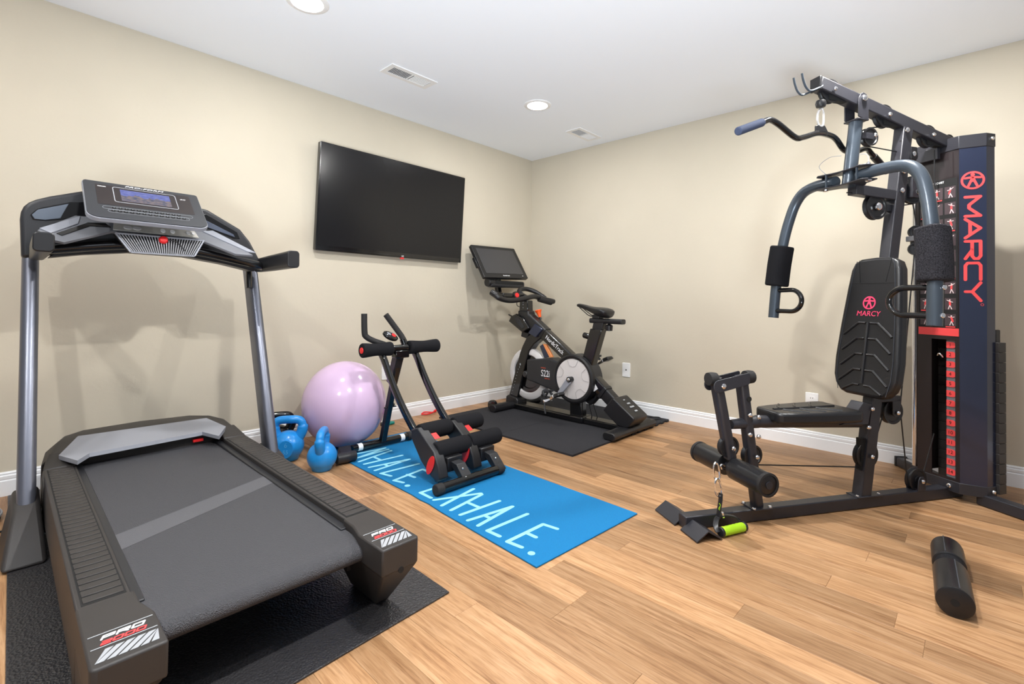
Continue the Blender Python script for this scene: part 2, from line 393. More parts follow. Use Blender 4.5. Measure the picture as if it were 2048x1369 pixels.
# ------------------------------------------------------------------ television
tv = thing('television', 'large black flat screen television mounted on the left wall', 'television', (-1.53, -.06, 1.55))
TW, TH = 1.222, .70
Ft = frame((-1.5275, -.062, 1.5475), (1, 0, -.003), (0, -.05, 1))       # ex right, ey up, ez towards the room
MB(Ft).prism(rrect(TW, TH, .006, 2), 'z', -.035, 0).build('frame', M_gblack, tv, bevel=.003); tvf = bpy.data.objects['frame' if 'frame' in bpy.data.objects and bpy.data.objects['frame'].parent == tv else [o.name for o in tv.children][0]]
MB(Ft).prism(rrect(TW-.02, TH-.045, .003, 2, 0, .012), 'z', .0005, .001).build('screen', M_tv, tv)
MB(Ft).box((0, -.05, -.05), (.42, .3, .03)).build('wall_mount', M_black, tv)
MB(Ft).prism([(-TW/2+.01, -TH/2+.004), (TW/2-.01, -TH/2+.004), (TW/2-.01, -TH/2+.016), (-TW/2+.01, -TH/2+.016)], 'z', 0, .003).build('lower_bezel', M_gblack, tvf, bevel=.001)
q = MB(Ft).text('LG', .016, Ft and Matrix.Translation((.045, -TH/2+.011, .0032))); q.build('logo', M_whitep, tvf)
MB(Ft).box((.045, -TH/2-.004, -.006), (.03, .012, .012)).build('remote_sensor', M_red, tvf, bevel=.002)

# ------------------------------------------------------------------ treadmill mat and treadmill
tm = MB(); tm.prism([(-3.497, -1.985), (-2.557, -1.945), (-2.54, -.03), (-3.48, -.03)], 'z', 0, .006)
tag(tm.build('treadmill_mat', M_tmat, bevel=.002), 'black textured vinyl equipment mat lying under the treadmill', 'mat')
CX, ZT = -3.05, .236
td = thing('treadmill', 'large black and silver treadmill with a lit display facing away from the wall', 'treadmill', (CX, -1.0, .006))
for s, nm in ((-1, 'left'), (1, 'right')):
    X = lambda d: CX+s*d           # d = distance from centre line
    # side rail
    b = MB(); b.mm((X(.255), -1.76, .085), (X(.348), -.585, ZT-.0015)); b.build('side_rail', M_dark, td, bevel=.004)
    b = MB(); b.mm((X(.232), -1.76, .11), (X(.258), -.5, ZT-.018)); b.build('inner_ledge', M_dark2, td, bevel=.003)
    b = MB(); b.mm((X(.262), -1.735, ZT-.004), (X(.338), -.598, ZT-.001)); b.build('rib_channel', M_hole, td)
    b = MB(); n = 36
    for i in range(n):
        y = -.60-1.13*(i+.5)/n; b.mm((X(.265), y-.0128, ZT-.003), (X(.335), y+.0128, ZT+.001))
    b.build('tread_ribs', M_dark, td, kind='stuff', bevel=.001, seg=1)
    # end cap, with the tapering foot
    top = [(X(.232), -1.985), (X(.342), -1.985), (X(.349), -1.978), (X(.349), -1.74), (X(.249), -1.74), (X(.247), -1.80), (X(.232), -1.86)]
    b = MB(); b.prism(top, 'z', .165, ZT); ecap = b.build('end_cap', M_dark, td, bevel=.005)
    b = MB(); b.hexa([(X(.30), -1.845, .0067), (X(.345), -1.845, .0067), (X(.345), -1.70, .0067), (X(.30), -1.70, .0067)],
                     [(X(.236), -1.981, .164), (X(.348), -1.981, .164), (X(.348), -1.66, .164), (X(.236), -1.66, .164)]); b.build('rear_foot', M_dark, td, bevel=.006)
    b = MB(); b.lathe([(.0085, 0), (.0085, .003)], (X(.29), -1.9835, .166), (0, -1, 0), 14); b.build('bolt_hole', M_hole, ecap)
    # print on the cap
    Fp = frame((CX+s*.290, -1.90, ZT+.0003), (1, 0, 0), (0, 1, 0))
    I4 = Matrix()
    for yy in (.026, -.020): MB(Fp).ribbon([[(-.051, yy), (.051, yy)]], .0025, I4, .0006, False).build('print_line', M_silverprint, ecap)
    for i in range(7):        # slanted stripes clipped to the field
        x0 = -.066+i*.0165; y0_, y1_ = -.068, -.031; q_ = []
        for (x, y) in ((x0, y0_), (x0+.0125, y0_), (x0+.0475, y1_), (x0+.035, y1_)): q_.append((min(.050, max(-.050, x)), y))
        if q_[0][0] >= .05 or q_[2][0] <= -.05: continue
        MB(Fp).prism(q_, 'z', 0, .0006).build('stripe_print', M_silverprint, ecap)
    # PRO / 2000 in wide slanted letters (drawn as strokes); the right cap is printed turned round
    def L(ch, x, y, w_, h_, sh):
        G = {'P': [[(0, 0), (0, 1), (1, 1), (1, .45), (0, .45)]], 'R': [[(0, 0), (0, 1), (1, 1), (1, .45), (0, .45)], [(.45, .45), (1, 0)]], 'O': [[(0, 0), (0, 1), (1, 1), (1, 0), (0, 0)]],
             '0': [[(0, 0), (0, 1), (1, 1), (1, 0), (0, 0)]], '2': [[(0, 1), (1, 1), (1, .5), (0, .5), (0, 0), (1, 0)]]}
        return [[(x+p[0]*w_+p[1]*sh, y+p[1]*h_) for p in ln] for ln in G[ch]]
    Fl = frame((CX+s*.289, -1.90, ZT+.0004), (1, 0, 0), (0, 1, 0))
    q1 = MB(Fl); q2 = MB(Fl)
    for i, ch in enumerate('PRO'): q1.ribbon(L(ch, -.034+i*.0235, .004, .017, .011, .005), .0036, I4)
    for i, ch in enumerate('2000'): q2.ribbon(L(ch, -.036+i*.0178, -.014, .013, .010, .004), .0032, I4)
    q1.build('lettering', M_whitep, ecap); q2.build('lettering', M_redp, ecap)
    # upright with boot
    PX = CX+.02+s*.413
    y0, z0, y1, z1 = -.69, .10, -.325, 1.05
    b = MB(); pr = rrect(.10, .05, .022, 5)
    b.tube([(PX, y0, z0), (PX, y1, z1)], 1.0, prof=[(a, c) for a, c in pr], upv=(0, 1, .38)); b.build('upright', mat('upright_grey', S(112, 115, 126), .34, .8), td)
    b = MB(); b.hexa([(PX-.062 if s < 0 else PX-.05, -.885, .0067), (PX+.05 if s < 0 else PX+.045, -.885, .0067), (PX+.05 if s < 0 else PX+.045, -.56, .0067), (PX-.062 if s < 0 else PX-.05, -.56, .0067)],
                     [(PX-.034, -.745, .155), (PX+.034, -.745, .155), (PX+.034, -.60, .19), (PX-.034, -.60, .19)]); b.build('upright_boot', M_dark, td, bevel=.012, seg=3)
    b = MB(); b.mm((PX-.02, -.62, .012), (CX+s*.33, -.54, .07)); b.build('base_bracket', M_black, td, bevel=.004)
    # grip
    GX = CX+.03+s*.408
    b = MB(); b.tube([(GX, -.44, 1.055), (GX, -.62, 1.06), (GX, -.875, 1.068)], [.86, .95, 1.0], prof=[(a*(1.18 if s > 0 else 1), c) for a, c in rrect(.066, .054, .014, 4)], upv=(0, 0, 1)); b.build('hand_grip', M_black, td, bevel=.004)
    if s > 0: b = MB(); b.cyl((PX-.03, -.42, .94), (PX-.03, -.40, 1.05), .014); b.build('cable_sleeve', M_gblack, td)
# belt and roller
b = MB(); bw = .246; ro = .026
path = [(-.40, .208), (-1.2, .213), (-1.84, .213)]+[(-1.845-ro*1.6*math.sin(a), .187+ro*math.cos(a)) for a in [PI*i/10 for i in range(1, 11)]]+[(-1.2, .161), (-.40, .161)]
b.loft([[(CX-bw, y, z) for y, z in path], [(CX+bw-.0, y, z) for y, z in path]]); b.build('belt', M_belt, td)
b = MB(); b.hexa([(CX-bw, -1.456, .2133), (CX+bw, -1.235, .2133), (CX+bw, -1.145, .2133), (CX-bw, -1.345, .2133)], [(CX-bw, -1.456, .2137), (CX+bw, -1.235, .2137), (CX+bw, -1.145, .2137), (CX-bw, -1.345, .2137)]); b.build('belt_splice', M_belts, td)
b = MB(); b.mm((CX-.24, -1.7, .10), (CX+.24, -.45, .158)); b.build('deck_board', M_hole, td)
# motor hood with silver trim
hx = .352
b = MB()
rings = []
for y, zt_, hw in ((-.585, .238, .350), (-.50, .262, .350), (-.40, .285, .335), (-.30, .29, .30), (-.21, .285, .235), (-.18, .255, .22), (-.17, .12, .21)):
    rings.append([(CX-hw, y, .065), (CX-hw, y, zt_-.03), (CX-hw+.03, y, zt_), (CX, y, zt_+.006), (CX+hw-.03, y, zt_), (CX+hw, y, zt_-.03), (CX+hw, y, .065)])
b.loft(rings[1:]); b.build('motor_hood', M_dark, td, bevel=.004)
for s in (-1, 1):
    b = MB(); b.hexa([(CX+s*.352, -.585, .10), (CX+s*.255, -.585, .10), (CX+s*.255, -.48, .10), (CX+s*.352, -.48, .10)], [(CX+s*.349, -.583, .236), (CX+s*.257, -.583, .236), (CX+s*.257, -.48, .272), (CX+s*.330, -.48, .268)]); b.build('hood_shoulder', M_dark, td, bevel=.004)
b = MB(); th = .006
poly = [(-3.352, -.525, .264), (-3.284, -.37, .294), (-2.815, -.385, .295), (-2.762, -.50, .266), (-2.83, -.64, .262), (-2.868, -.53, .266), (-3.265, -.57, .264), (-3.307, -.645, .262)]
V = [Vector(p) for p in poly]
b.add([p+Vector((0, 0, .003)) for p in V]+[p-Vector((0, .004, .012)) for p in V], [(0, 1, 6, 7), (1, 2, 5, 6), (2, 3, 4, 5), (15, 14, 9, 8), (14, 13, 10, 9), (13, 12, 11, 10)]+[(i, (i+1) % 8, (i+1) % 8+8, i+8) for i in range(8)])
b.build('hood_trim', M_silverp, td)
b = MB(); b.mm((-2.90, -.52, .224), (-2.86, -.50, .236)); b.build('belt_sensor', M_red, td)
# console shell with two wells
sh = [(-3.472, 1.03), (-3.479, 1.18), (-3.477, 1.205), (-3.470, 1.226), (-3.457, 1.243), (-3.438, 1.257), (-3.40, 1.276), (-3.30, 1.315), (-3.20, 1.328), (-3.11, 1.332), (-3.0, 1.325), (-2.86, 1.30), (-2.72, 1.225), (-2.675, 1.17), (-2.615, 1.06), (-2.63, 1.03), (-2.72, 1.05), (-2.88, 1.085), (-3.05, 1.10), (-3.22, 1.095), (-3.38, 1.05)]
b = MB(); b.prism(sh, 'y', -.42, -.50); b.build('console_shell', M_dark2, td, bevel=.012, seg=3)
def skew(pts, y, m, nm, th=.004, bev=.002):
    b = MB(); n = len(pts); b.add([(x, y-.0, z) for x, z in pts]+[(x, y-th, z) for x, z in pts], [tuple(range(n)), tuple(range(2*n-1, n-1, -1))]+[(i, i+n, (i+1) % n+n, (i+1) % n) for i in range(n)])
    return b.build(nm, m, td, bevel=bev)
skew([(-3.452, 1.195), (-3.435, 1.222), (-3.34, 1.262), (-3.25, 1.275), (-3.25, 1.215), (-3.41, 1.178), (-3.445, 1.178)], -.50, M_gblack, 'bottle_well', .003)
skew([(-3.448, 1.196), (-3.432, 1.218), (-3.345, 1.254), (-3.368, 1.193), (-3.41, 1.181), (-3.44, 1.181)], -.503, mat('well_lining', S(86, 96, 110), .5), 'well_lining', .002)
skew([(-2.93, 1.265), (-2.87, 1.278), (-2.735, 1.208), (-2.722, 1.178), (-2.75, 1.176), (-2.93, 1.235)], -.50, M_gblack, 'bottle_well', .003)
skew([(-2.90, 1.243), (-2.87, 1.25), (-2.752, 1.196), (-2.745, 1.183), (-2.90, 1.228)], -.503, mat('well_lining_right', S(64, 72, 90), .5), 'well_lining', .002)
# sloping tray
def tray(pts, dz, m, nm, bev=.002, th=.012):
    def P(x, z): return Vector((x, -.50-(1.215-z)*1.35, z))
    nrm = Vector((0, -1, 1.35)).normalized(); nrm = Vector((0, -.595, .80))
    n = len(pts); A = [P(*p)+nrm*dz for p in pts]; B = [p-nrm*th for p in A]
    b = MB(); b.add(A+B, [tuple(range(n)), tuple(range(2*n-1, n-1, -1))]+[(i, i+n, (i+1) % n+n, (i+1) % n) for i in range(n)])
    return b.build(nm, m, td, bevel=bev)
tray([(-3.40, 1.096), (-3.365, 1.088), (-3.22, 1.152), (-3.06, 1.157), (-2.915, 1.150), (-2.79, 1.09), (-2.715, 1.09), (-2.865, 1.20), (-3.10, 1.214), (-3.325, 1.21), (-3.435, 1.13)], 0, M_greyp, 'console_tray')
tray([(-3.43, 1.135), (-3.40, 1.118), (-3.32, 1.17), (-3.31, 1.206)], .004, M_silverp, 'tray_trim', .001, .005)
tray([(-2.735, 1.103), (-2.70, 1.10), (-2.845, 1.20), (-2.89, 1.19)], .004, M_silverp, 'tray_trim', .001, .005)
tray([(-3.385, 1.12), (-3.37, 1.112), (-3.285, 1.165), (-3.22, 1.168), (-3.235, 1.185), (-3.29, 1.18)], .003, M_gblack, 'tray_slot', .001, .004)
tray([(-3.215, 1.158), (-2.915, 1.155), (-2.925, 1.20), (-3.205, 1.21)], .003, mat('key_strip', S(186, 182, 174), .4), 'key_strip', .001, .004)
for x, ww, mm_ in ((-3.165, .03, M_lgrey), (-3.135, .03, M_lgrey), (-3.045, .018, M_white), (-3.01, .018, M_white), (-2.952, .014, M_lgrey), (-2.932, .012, M_lgrey)):
    tray([(x+ww*.5*math.cos(2*PI*i/14), 1.172+.008*math.sin(2*PI*i/14)) for i in range(14)], .006, mm_, 'button', 0, .004)
# fan grille
b = MB()
def fan(x, z): return Vector((x, -.615-(1.145-z)*.35, z))
t0, t1, q0, q1 = -3.212, -2.905, -3.165, -2.945
k = 31
for i in range(k+1):
    f = i/k; a = fan(t0+(t1-t0)*f, 1.14); c = fan(q0+(q1-q0)*f, 1.07)
    b.bar(a, c, .0036, .006, (0, -1, 0))
b.build('fan_grille', mat('grille_grey', S(150, 150, 155), .4), td, kind='stuff')
b = MB()
for a, c in (((t0, 1.142), (t1, 1.142)), ((t0, 1.142), (q0, 1.068)), ((t1, 1.142), (q1, 1.068)), ((q0, 1.068), (q1, 1.068))): b.bar(fan(*a), fan(*c), .006, .012, (0, -1, 0))
b.build('fan_frame', M_silverp, td)
b = MB(); b.add([fan(t0, 1.14)+Vector((0, .012, 0)), fan(t1, 1.14)+Vector((0, .012, 0)), fan(q1, 1.07)+Vector((0, .012, 0)), fan(q0, 1.07)+Vector((0, .012, 0)), fan(t0, 1.14)+Vector((0, .06, 0)), fan(t1, 1.14)+Vector((0, .06, 0)), fan(q1, 1.07)+Vector((0, .06, 0)), fan(q0, 1.07)+Vector((0, .06, 0))],
    [(0, 1, 2, 3), (7, 6, 5, 4), (0, 4, 5, 1), (1, 5, 6, 2), (2, 6, 7, 3), (3, 7, 4, 0)]); b.build('fan_housing', M_hole, td)
b = MB(); b.lathe([(.016, 0), (.017, .006), (.013, .014), (.004, .017)], fan(-3.055, 1.128)+Vector((0, -.003, 0)), (0, -1, .3), 18); b.build('safety_key', M_red, td)
b = MB(); b.tube(catmull([fan(-3.045, 1.13)+Vector((0, -.014, 0)), fan(-3.02, 1.128)+Vector((0, -.02, 0)), fan(-3.0, 1.115)+Vector((0, -.012, 0)), fan(-2.98, 1.09)+Vector((0, -.008, 0))]), .0018, 6); b.build('safety_cord', M_cable, td)
# crossbar
b = MB(); b.tube(catmull([(-3.43, -.56, 1.058), (-3.38, -.56, 1.068), (-3.19, -.56, 1.10), (-3.05, -.56, 1.105), (-2.90, -.56, 1.094), (-2.68, -.56, 1.055), (-2.63, -.54, 1.045)], 5), .019, 14); b.build('crossbar', M_gblack, td)
b = MB(); b.prism([(-3.40, 1.035), (-3.30, 1.055), (-3.15, 1.075), (-2.95, 1.072), (-2.80, 1.05), (-2.66, 1.02), (-2.66, 1.05), (-2.9, 1.09), (-3.2, 1.095), (-3.38, 1.06)], 'y', -.44, -.53); b.build('crossbar_cover', M_black, td, bevel=.004)
# display panel
tl, tr, br, bl = Vector((-3.312, -.50, 1.364)), Vector((-2.914, -.50, 1.362)), Vector((-2.905, -.72, 1.186)), Vector((-3.312, -.72, 1.190))
ex = (tr-tl).normalized(); Fd = frame((tl+br)/2, ex, tl-bl)
pw, ph = .402, .281
def outline(w_, h_, r1, r2, n=5):
    pts = []
    for cx_, cy_, a0, r in ((w_/2-r1, h_/2-r1, 0, r1), (-w_/2+r1, h_/2-r1, 90, r1), (-w_/2+r2, -h_/2+r2, 180, r2), (w_/2-r2, -h_/2+r2, 270, r2)):
        for i in range(n+1): a = math.radians(a0+90*i/n); pts.append((cx_+r*math.cos(a), cy_+r*math.sin(a)))
    return pts
MB(Fd).prism(outline(pw, ph, .012, .04), 'z', -.022, -.004, 1.0).build('display_case', M_silverp, td, bevel=.002); dcase = bpy.data.objects['display_case']
MB(Fd).prism(outline(pw-.006, ph-.006, .011, .038), 'z', -.006, .0).build('display_face', mat('display_charcoal', S(46, 48, 53), .4), dcase, bevel=.001)
MB(Fd).prism(rrect(.325, .155, .004, 2, 0, .035), 'z', 0, .0006).build('black_field', M_panel, dcase)
b = MB(Fd); pts = rrect(.215, .118, .01, 4, 0, .045); b.ribbon([pts+[pts[0]]], .0028, Matrix(), .0016, False); b.build('screen_surround', M_silverprint, dcase)
o = MB(Fd).add([(-.085, -.002, .0012), (.085, -.002, .0012), (.085, .090, .0012), (-.085, .090, .0012)], [(0, 1, 2, 3)]).build('screen', M_land, dcase)
uvl = o.data.uv_layers.new(name='uv')
for li, uv in zip(o.data.loops, ((0, 0), (1, 0), (1, 1), (0, 1))): pass
for li in o.data.loops:
    p = Fd.inverted() @ (ROOTM[dcase.name] @ o.data.vertices[li.vertex_index].co); uvl.data[li.index].uv = ((p.x+.085)/.17, (p.y+.002)/.092)
b = MB(Fd); b.text('PRO-FORM', .0155, Matrix.Translation((0, .122, .0004)), sx=1.75, shear=.3); b.build('lettering', M_whitep, dcase); MB(Fd).text('iFIT', .012, Matrix.Translation((.135, .075, .0008)), sx=1.2).build('lettering', M_whitep, dcase); MB(Fd).box((-.142, .098, .0006), (.026, .0045, .0008)).build('status_mark', M_whitep, dcase)
b = MB(Fd)
for r in range(2):
    for i in range(12+r): b.prism(rrect(.013, .009, .003, 2, -.115+i*.0195-(.004 if r else 0), -.064-r*.022), 'z', 0, .0018)
b.build('key_rows', M_hole, dcase, kind='stuff')
b = MB(Fd)
for r in range(2):
    for i in range(12+r): b.box((-.115+i*.0195-(.004 if r else 0), -.062-r*.022, .0021), (.003, .002, .0004))
    pts = rrect(.30-r*.03, .02, .0099, 4, 0, -.064-r*.022); b.ribbon([pts+[pts[0]]], .0009, Matrix(), .0005, False)
b.build('key_marks', M_silverprint, dcase, kind='stuff')

# ------------------------------------------------------------------ kettlebells
def kettlebell(x, y, ang, R, m, label, digits=None):
    M = Matrix.Translation((x, y, 0)) @ Matrix.Rotation(ang, 4, 'Z')
    t = thing('kettlebell', label, 'kettlebell', M, 'kettlebells between treadmill and ball')
    b = MB(M); zc = R*.95
    prof = [(R*.55, 0), (R*.66, .004)]+[(R*math.cos(a), zc+R*math.sin(a)) for a in [math.radians(d) for d in range(-45, 86, 10)]]+[(.002, zc+R)]
    b.lathe(prof, (0, 0, 0), (0, 0, 1), 36); b.build('body', m, t, smooth=60)
    h = R*1.02; top = zc+R*.70
    pts = [(-R*.62, 0, zc+R*.45), (-R*.86, 0, top+R*.30), (-R*.84, 0, top+R*.72), (-R*.62, 0, top+R*.98), (0, 0, top+R*1.03), (R*.62, 0, top+R*.98), (R*.84, 0, top+R*.72), (R*.86, 0, top+R*.30), (R*.62, 0, zc+R*.45)]
    P = catmull(pts, 5); k = len(P)
    rr = [R*.27 if .2 < i/(k-1) < .8 else R*.34 for i in range(k)]
    b = MB(M); b.tube(P, rr, 14); b.build('handle', m, t, smooth=60)
    if digits:
        F = M @ frame((0, -R*.985, zc), (1, 0, 0), (0, 0, 1))
        b = MB(F); ring = [(R*.48*math.cos(2*PI*i/28), R*.62*math.sin(2*PI*i/28)) for i in range(28)]
        b.prism(ring, 'z', -R*.35, .001, .96); bdg = b.build('badge', m, t, bevel=.002)
        b = MB(F); b.text(digits[0], R*.42, Matrix.Translation((0, R*.26, .0015)), ext=.001); b.text(digits[1], R*.36, Matrix.Translation((0, -R*.2, .0015)), ext=.001)
        b.build('raised_lettering', mat('blue_vinyl_light', S(80, 168, 225), .35), bdg)
kettlebell(-2.412, -.368, -.55, .082, M_blue, 'blue kettlebell seen through its handle, next to the treadmill upright', ('6', '55'))
kettlebell(-2.352, -.65, .93, .074, M_blue, 'blue kettlebell with its handle edge-on, the nearer of the two blue ones')
kettlebell(-2.395, -.185, -.3, .078, M_gblack, 'glossy black kettlebell behind the blue kettlebell handle')
kettlebell(-2.285, -.535, .8, .040, M_black, 'small black kettlebell mostly hidden behind the nearer blue kettlebell')

# ------------------------------------------------------------------ exercise ball
BX, BY, BR = -2.076, -.350, .243
BZ = .0065
bl_ = thing('exercise_ball', 'big lilac exercise ball on the floor against the left wall', 'ball', (BX, BY, 0))
b = MB(); prof = [(max(.001, BR*math.sin(a)), BR*1.045*(1-math.cos(a))) for a in [PI*i/40 for i in range(41)]]
prof = [(r, max(0, h-.004)) for r, h in prof]
b.lathe(prof, (BX, BY, BZ), (0, 0, 1), 56); b.build('ball_skin', M_ball, bl_, smooth=80)
vd = Vector((.62, -.70, -.15)).normalized(); b = MB(); b.lathe([(.016, -.004), (.016, .003), (.011, .005), (.004, .005)], Vector((BX, BY, BR*1.045-.004))+vd*(BR-.003), vd, 16); b.build('valve_plug', mat('lilac_dark', S(190, 140, 190), .3), bl_)

# ------------------------------------------------------------------ yoga mat with its print
ym = thing('yoga_mat', 'bright blue yoga mat with pale handwritten breathing words', 'mat', (-1.93, -1.2, 0))
edge = [(-2.265, -2.044), (-1.65, -2.077), (-1.628, -1.25), (-1.606, -.36), (-2.19, -.352), (-2.203, -.75), (-2.211, -1.25), (-2.218, -1.32), (-2.216, -1.38), (-2.228, -1.48)]
b = MB(); b.prism(edge, 'z', .0008, .006); b.build('mat_sheet', M_mat, ym, bevel=.001, seg=1)
ST = [[(-2.115, -.475), (-1.925, -.49)],
      [(-2.12, -.552), (-1.929, -.571), (-2.143, -.623), (-1.93, -.605)], [(-2.16, -.685), (-1.932, -.639)], [(-2.159, -.74), (-1.933, -.755)], [(-2.062, -.665), (-2.062, -.748)],
      [(-2.166, -.802), (-1.942, -.839), (-2.169, -.865)], [(-2.085, -.815), (-2.085, -.856)], [(-1.95, -.936), (-2.17, -.922), (-2.155, -.989)],
      [(-1.985, -1.075), (-1.983, -1.02), (-2.176, -1.05), (-2.16, -1.105)], [(-2.085, -1.03), (-2.08, -1.085)], [(-2.168, -1.152)],
      [(-1.97, -1.32), (-1.968, -1.27), (-2.173, -1.263), (-2.174, -1.345)], [(-2.075, -1.262), (-2.072, -1.32)], [(-1.969, -1.40), (-2.19, -1.442)], [(-1.98, -1.463), (-2.178, -1.372)],
      [(-1.986, -1.475), (-2.191, -1.506)], [(-1.979, -1.582), (-2.192, -1.567)], [(-2.09, -1.495), (-2.088, -1.572)],
      [(-2.203, -1.627), (-1.979, -1.662), (-2.204, -1.689)], [(-2.125, -1.642), (-2.125, -1.678)], [(-1.988, -1.756), (-2.207, -1.745), (-2.205, -1.809)],
      [(-2.003, -1.925), (-2.012, -1.862), (-2.213, -1.858), (-2.206, -1.923)], [(-2.113, -1.86), (-2.113, -1.91)], [(-2.212, -1.975)]]
b = MB()
for ln in ST:
    wd = .0175 if len(ln) > 1 else .028
    b.ribbon([ln], wd, Matrix.Translation((0, 0, .0061)), .0004)
b.build('printed_words', M_mint, ym)

# ------------------------------------------------------------------ ab machine
ab = thing('abdominal_trainer', 'black folding abdominal trainer with foam rollers standing on the blue yoga mat', 'exercise machine', (-1.93, -.95, .006))
AX = -1.93; z0 = .008
b = MB(); b.cyl((-2.135, -1.345, .0325), (-1.735, -1.345, .0325), .0225, n=18); b.build('front_tube', M_gblack, ab)
for x in (-2.14, -1.735):
    s = -1 if x < AX else 1
    b = MB(); b.cyl((x+s*.012, -1.345, .0325), (x-s*.03, -1.345, .0325), .0255, n=18); b.build('end_cap', M_rubber, ab, bevel=.004)
b = MB(); b.cyl((-2.12, -.533, .034), (-1.735, -.533, .034), .021, n=18); b.build('rear_tube', M_gblack, ab)
b = MB(); b.cyl((-1.75, -.533, .034), (-1.715, -.533, .034), .026, n=18); b.build('end_cap', M_rubber, ab, bevel=.004)
for x in (-2.075, -1.79):
    b = MB(); b.cyl((x-.014, -.533, .034), (x+.014, -.533, .034), .0216, n=18); b.build('white_sticker', M_white, ab)
b = MB(); b.hexa([(-2.245, -.625, .03), (-2.165, -.625, .03), (-2.125, -.535, .012), (-2.205, -.525, .012)], [(-2.232, -.615, .052), (-2.172, -.615, .052), (-2.132, -.535, .06), (-2.20, -.525, .06)]); b.build('foot_arm', M_dark2, ab, bevel=.004)
b = MB(); b.cyl((-2.272, -.645, .0352), (-2.165, -.655, .0352), .028, n=18); b.build('rubber_foot', M_dark2, ab, bevel=.004)
b = MB(); b.bar((AX, -.545, .045), (AX, -.695, .56), .034, .034, (0, 1, 0)); b.build('rear_post', M_gblack, ab, bevel=.004)
b = MB(); b.bar((AX, -.63, .40), (AX, -.708, .60), .048, .05, (0, 1, 0)); b.build('post_sleeve', M_black, ab, bevel=.004)
b = MB(); b.cyl((AX-.035, -.612, .255), (AX+.045, -.612, .255), .004, n=8); b.build('lock_pin', M_black, ab)
b = MB(); b.lathe([(.012, 0), (.014, .01), (.008, .018)], (AX+.018, -.605, .265), (1, 0, 0), 12); b.build('pin_knob', M_black, ab)
HY, HZ = -.71, .611
b = MB(); b.cyl((-2.15, HY, HZ), (-1.655, HY, HZ), .0195, n=18); b.build('cross_tube', M_gblack, ab)
for x0, x1 in ((-2.172, -1.99), (-1.872, -1.665)):
    b = MB(); n = 8; P = [Vector((x0+(x1-x0)*i/n, HY, HZ)) for i in range(n+1)]
    b.tube(P, [.037+.003*math.cos(2*PI*i/n) for i in range(n+1)], 24); b.build('foam_grip', M_foam, ab, bevel=.006)
b = MB(); b.lathe([(.017, 0), (.016, .004), (.004, .005)], (-2.172, HY, HZ), (-1, 0, 0), 18); b.build('end_plug', M_red, ab)
b = MB(); b.mm((-1.975, HY-.03, HZ-.055), (-1.885, HY+.02, HZ-.012)); b.build('head_bracket', M_gblack, ab, bevel=.005)
# handles: bent grips
def abk(px): return px
b = MB(); b.tube(catmull([(-2.025, -.70, .635), (-2.07, -.66, .655), (-2.105, -.64, .678), (-2.115, -.635, .705), (-2.118, -.632, .808)], 6), .0165, 14); b.build('bent_handle', M_rubber, ab)
b = MB(); b.tube(catmull([(-1.888, -.70, .635), (-1.905, -.68, .68), (-1.945, -.655, .745), (-1.985, -.64, .802)], 6), .0165, 14); b.build('bent_handle', M_rubber, ab)
b = MB(); b.cyl((-1.886, -.702, .61), (-1.90, -.69, .66), .019, n=14); b.build('handle_socket', M_gblack, ab)
# counter
F = frame((-1.982, -.69, .682), (1, 0, -.35), (0, .75, .6))
b = MB(F); b.loft([[(a*1.0, c*1.0, h) for a, c in [(sc_*.05*math.cos(2*PI*i/24), sc_*.034*math.sin(2*PI*i/24)) for i in range(24)]] for sc_, h in ((.7, -.016), (1, -.008), (1, .004), (.75, .010))]); b.build('counter', M_gblack, ab, smooth=60)
b = MB(F); b.lathe([(.014, .009), (.013, .013), (.004, .014)], (.016, 0, 0), (0, 0, 1), 18); b.build('counter_button', M_red, ab)
b = MB(F); b.prism(rrect(.024, .02, .004, 2, -.018, 0), 'z', .009, .0112); b.build('counter_display', M_silverp, ab)
for dx in (-.006, .006):
    b = MB(F); b.lathe([(.003, .009), (.003, .012)], (dx+.008, .018, 0), (0, 0, 1), 8); b.build('counter_key', M_silverp, ab)
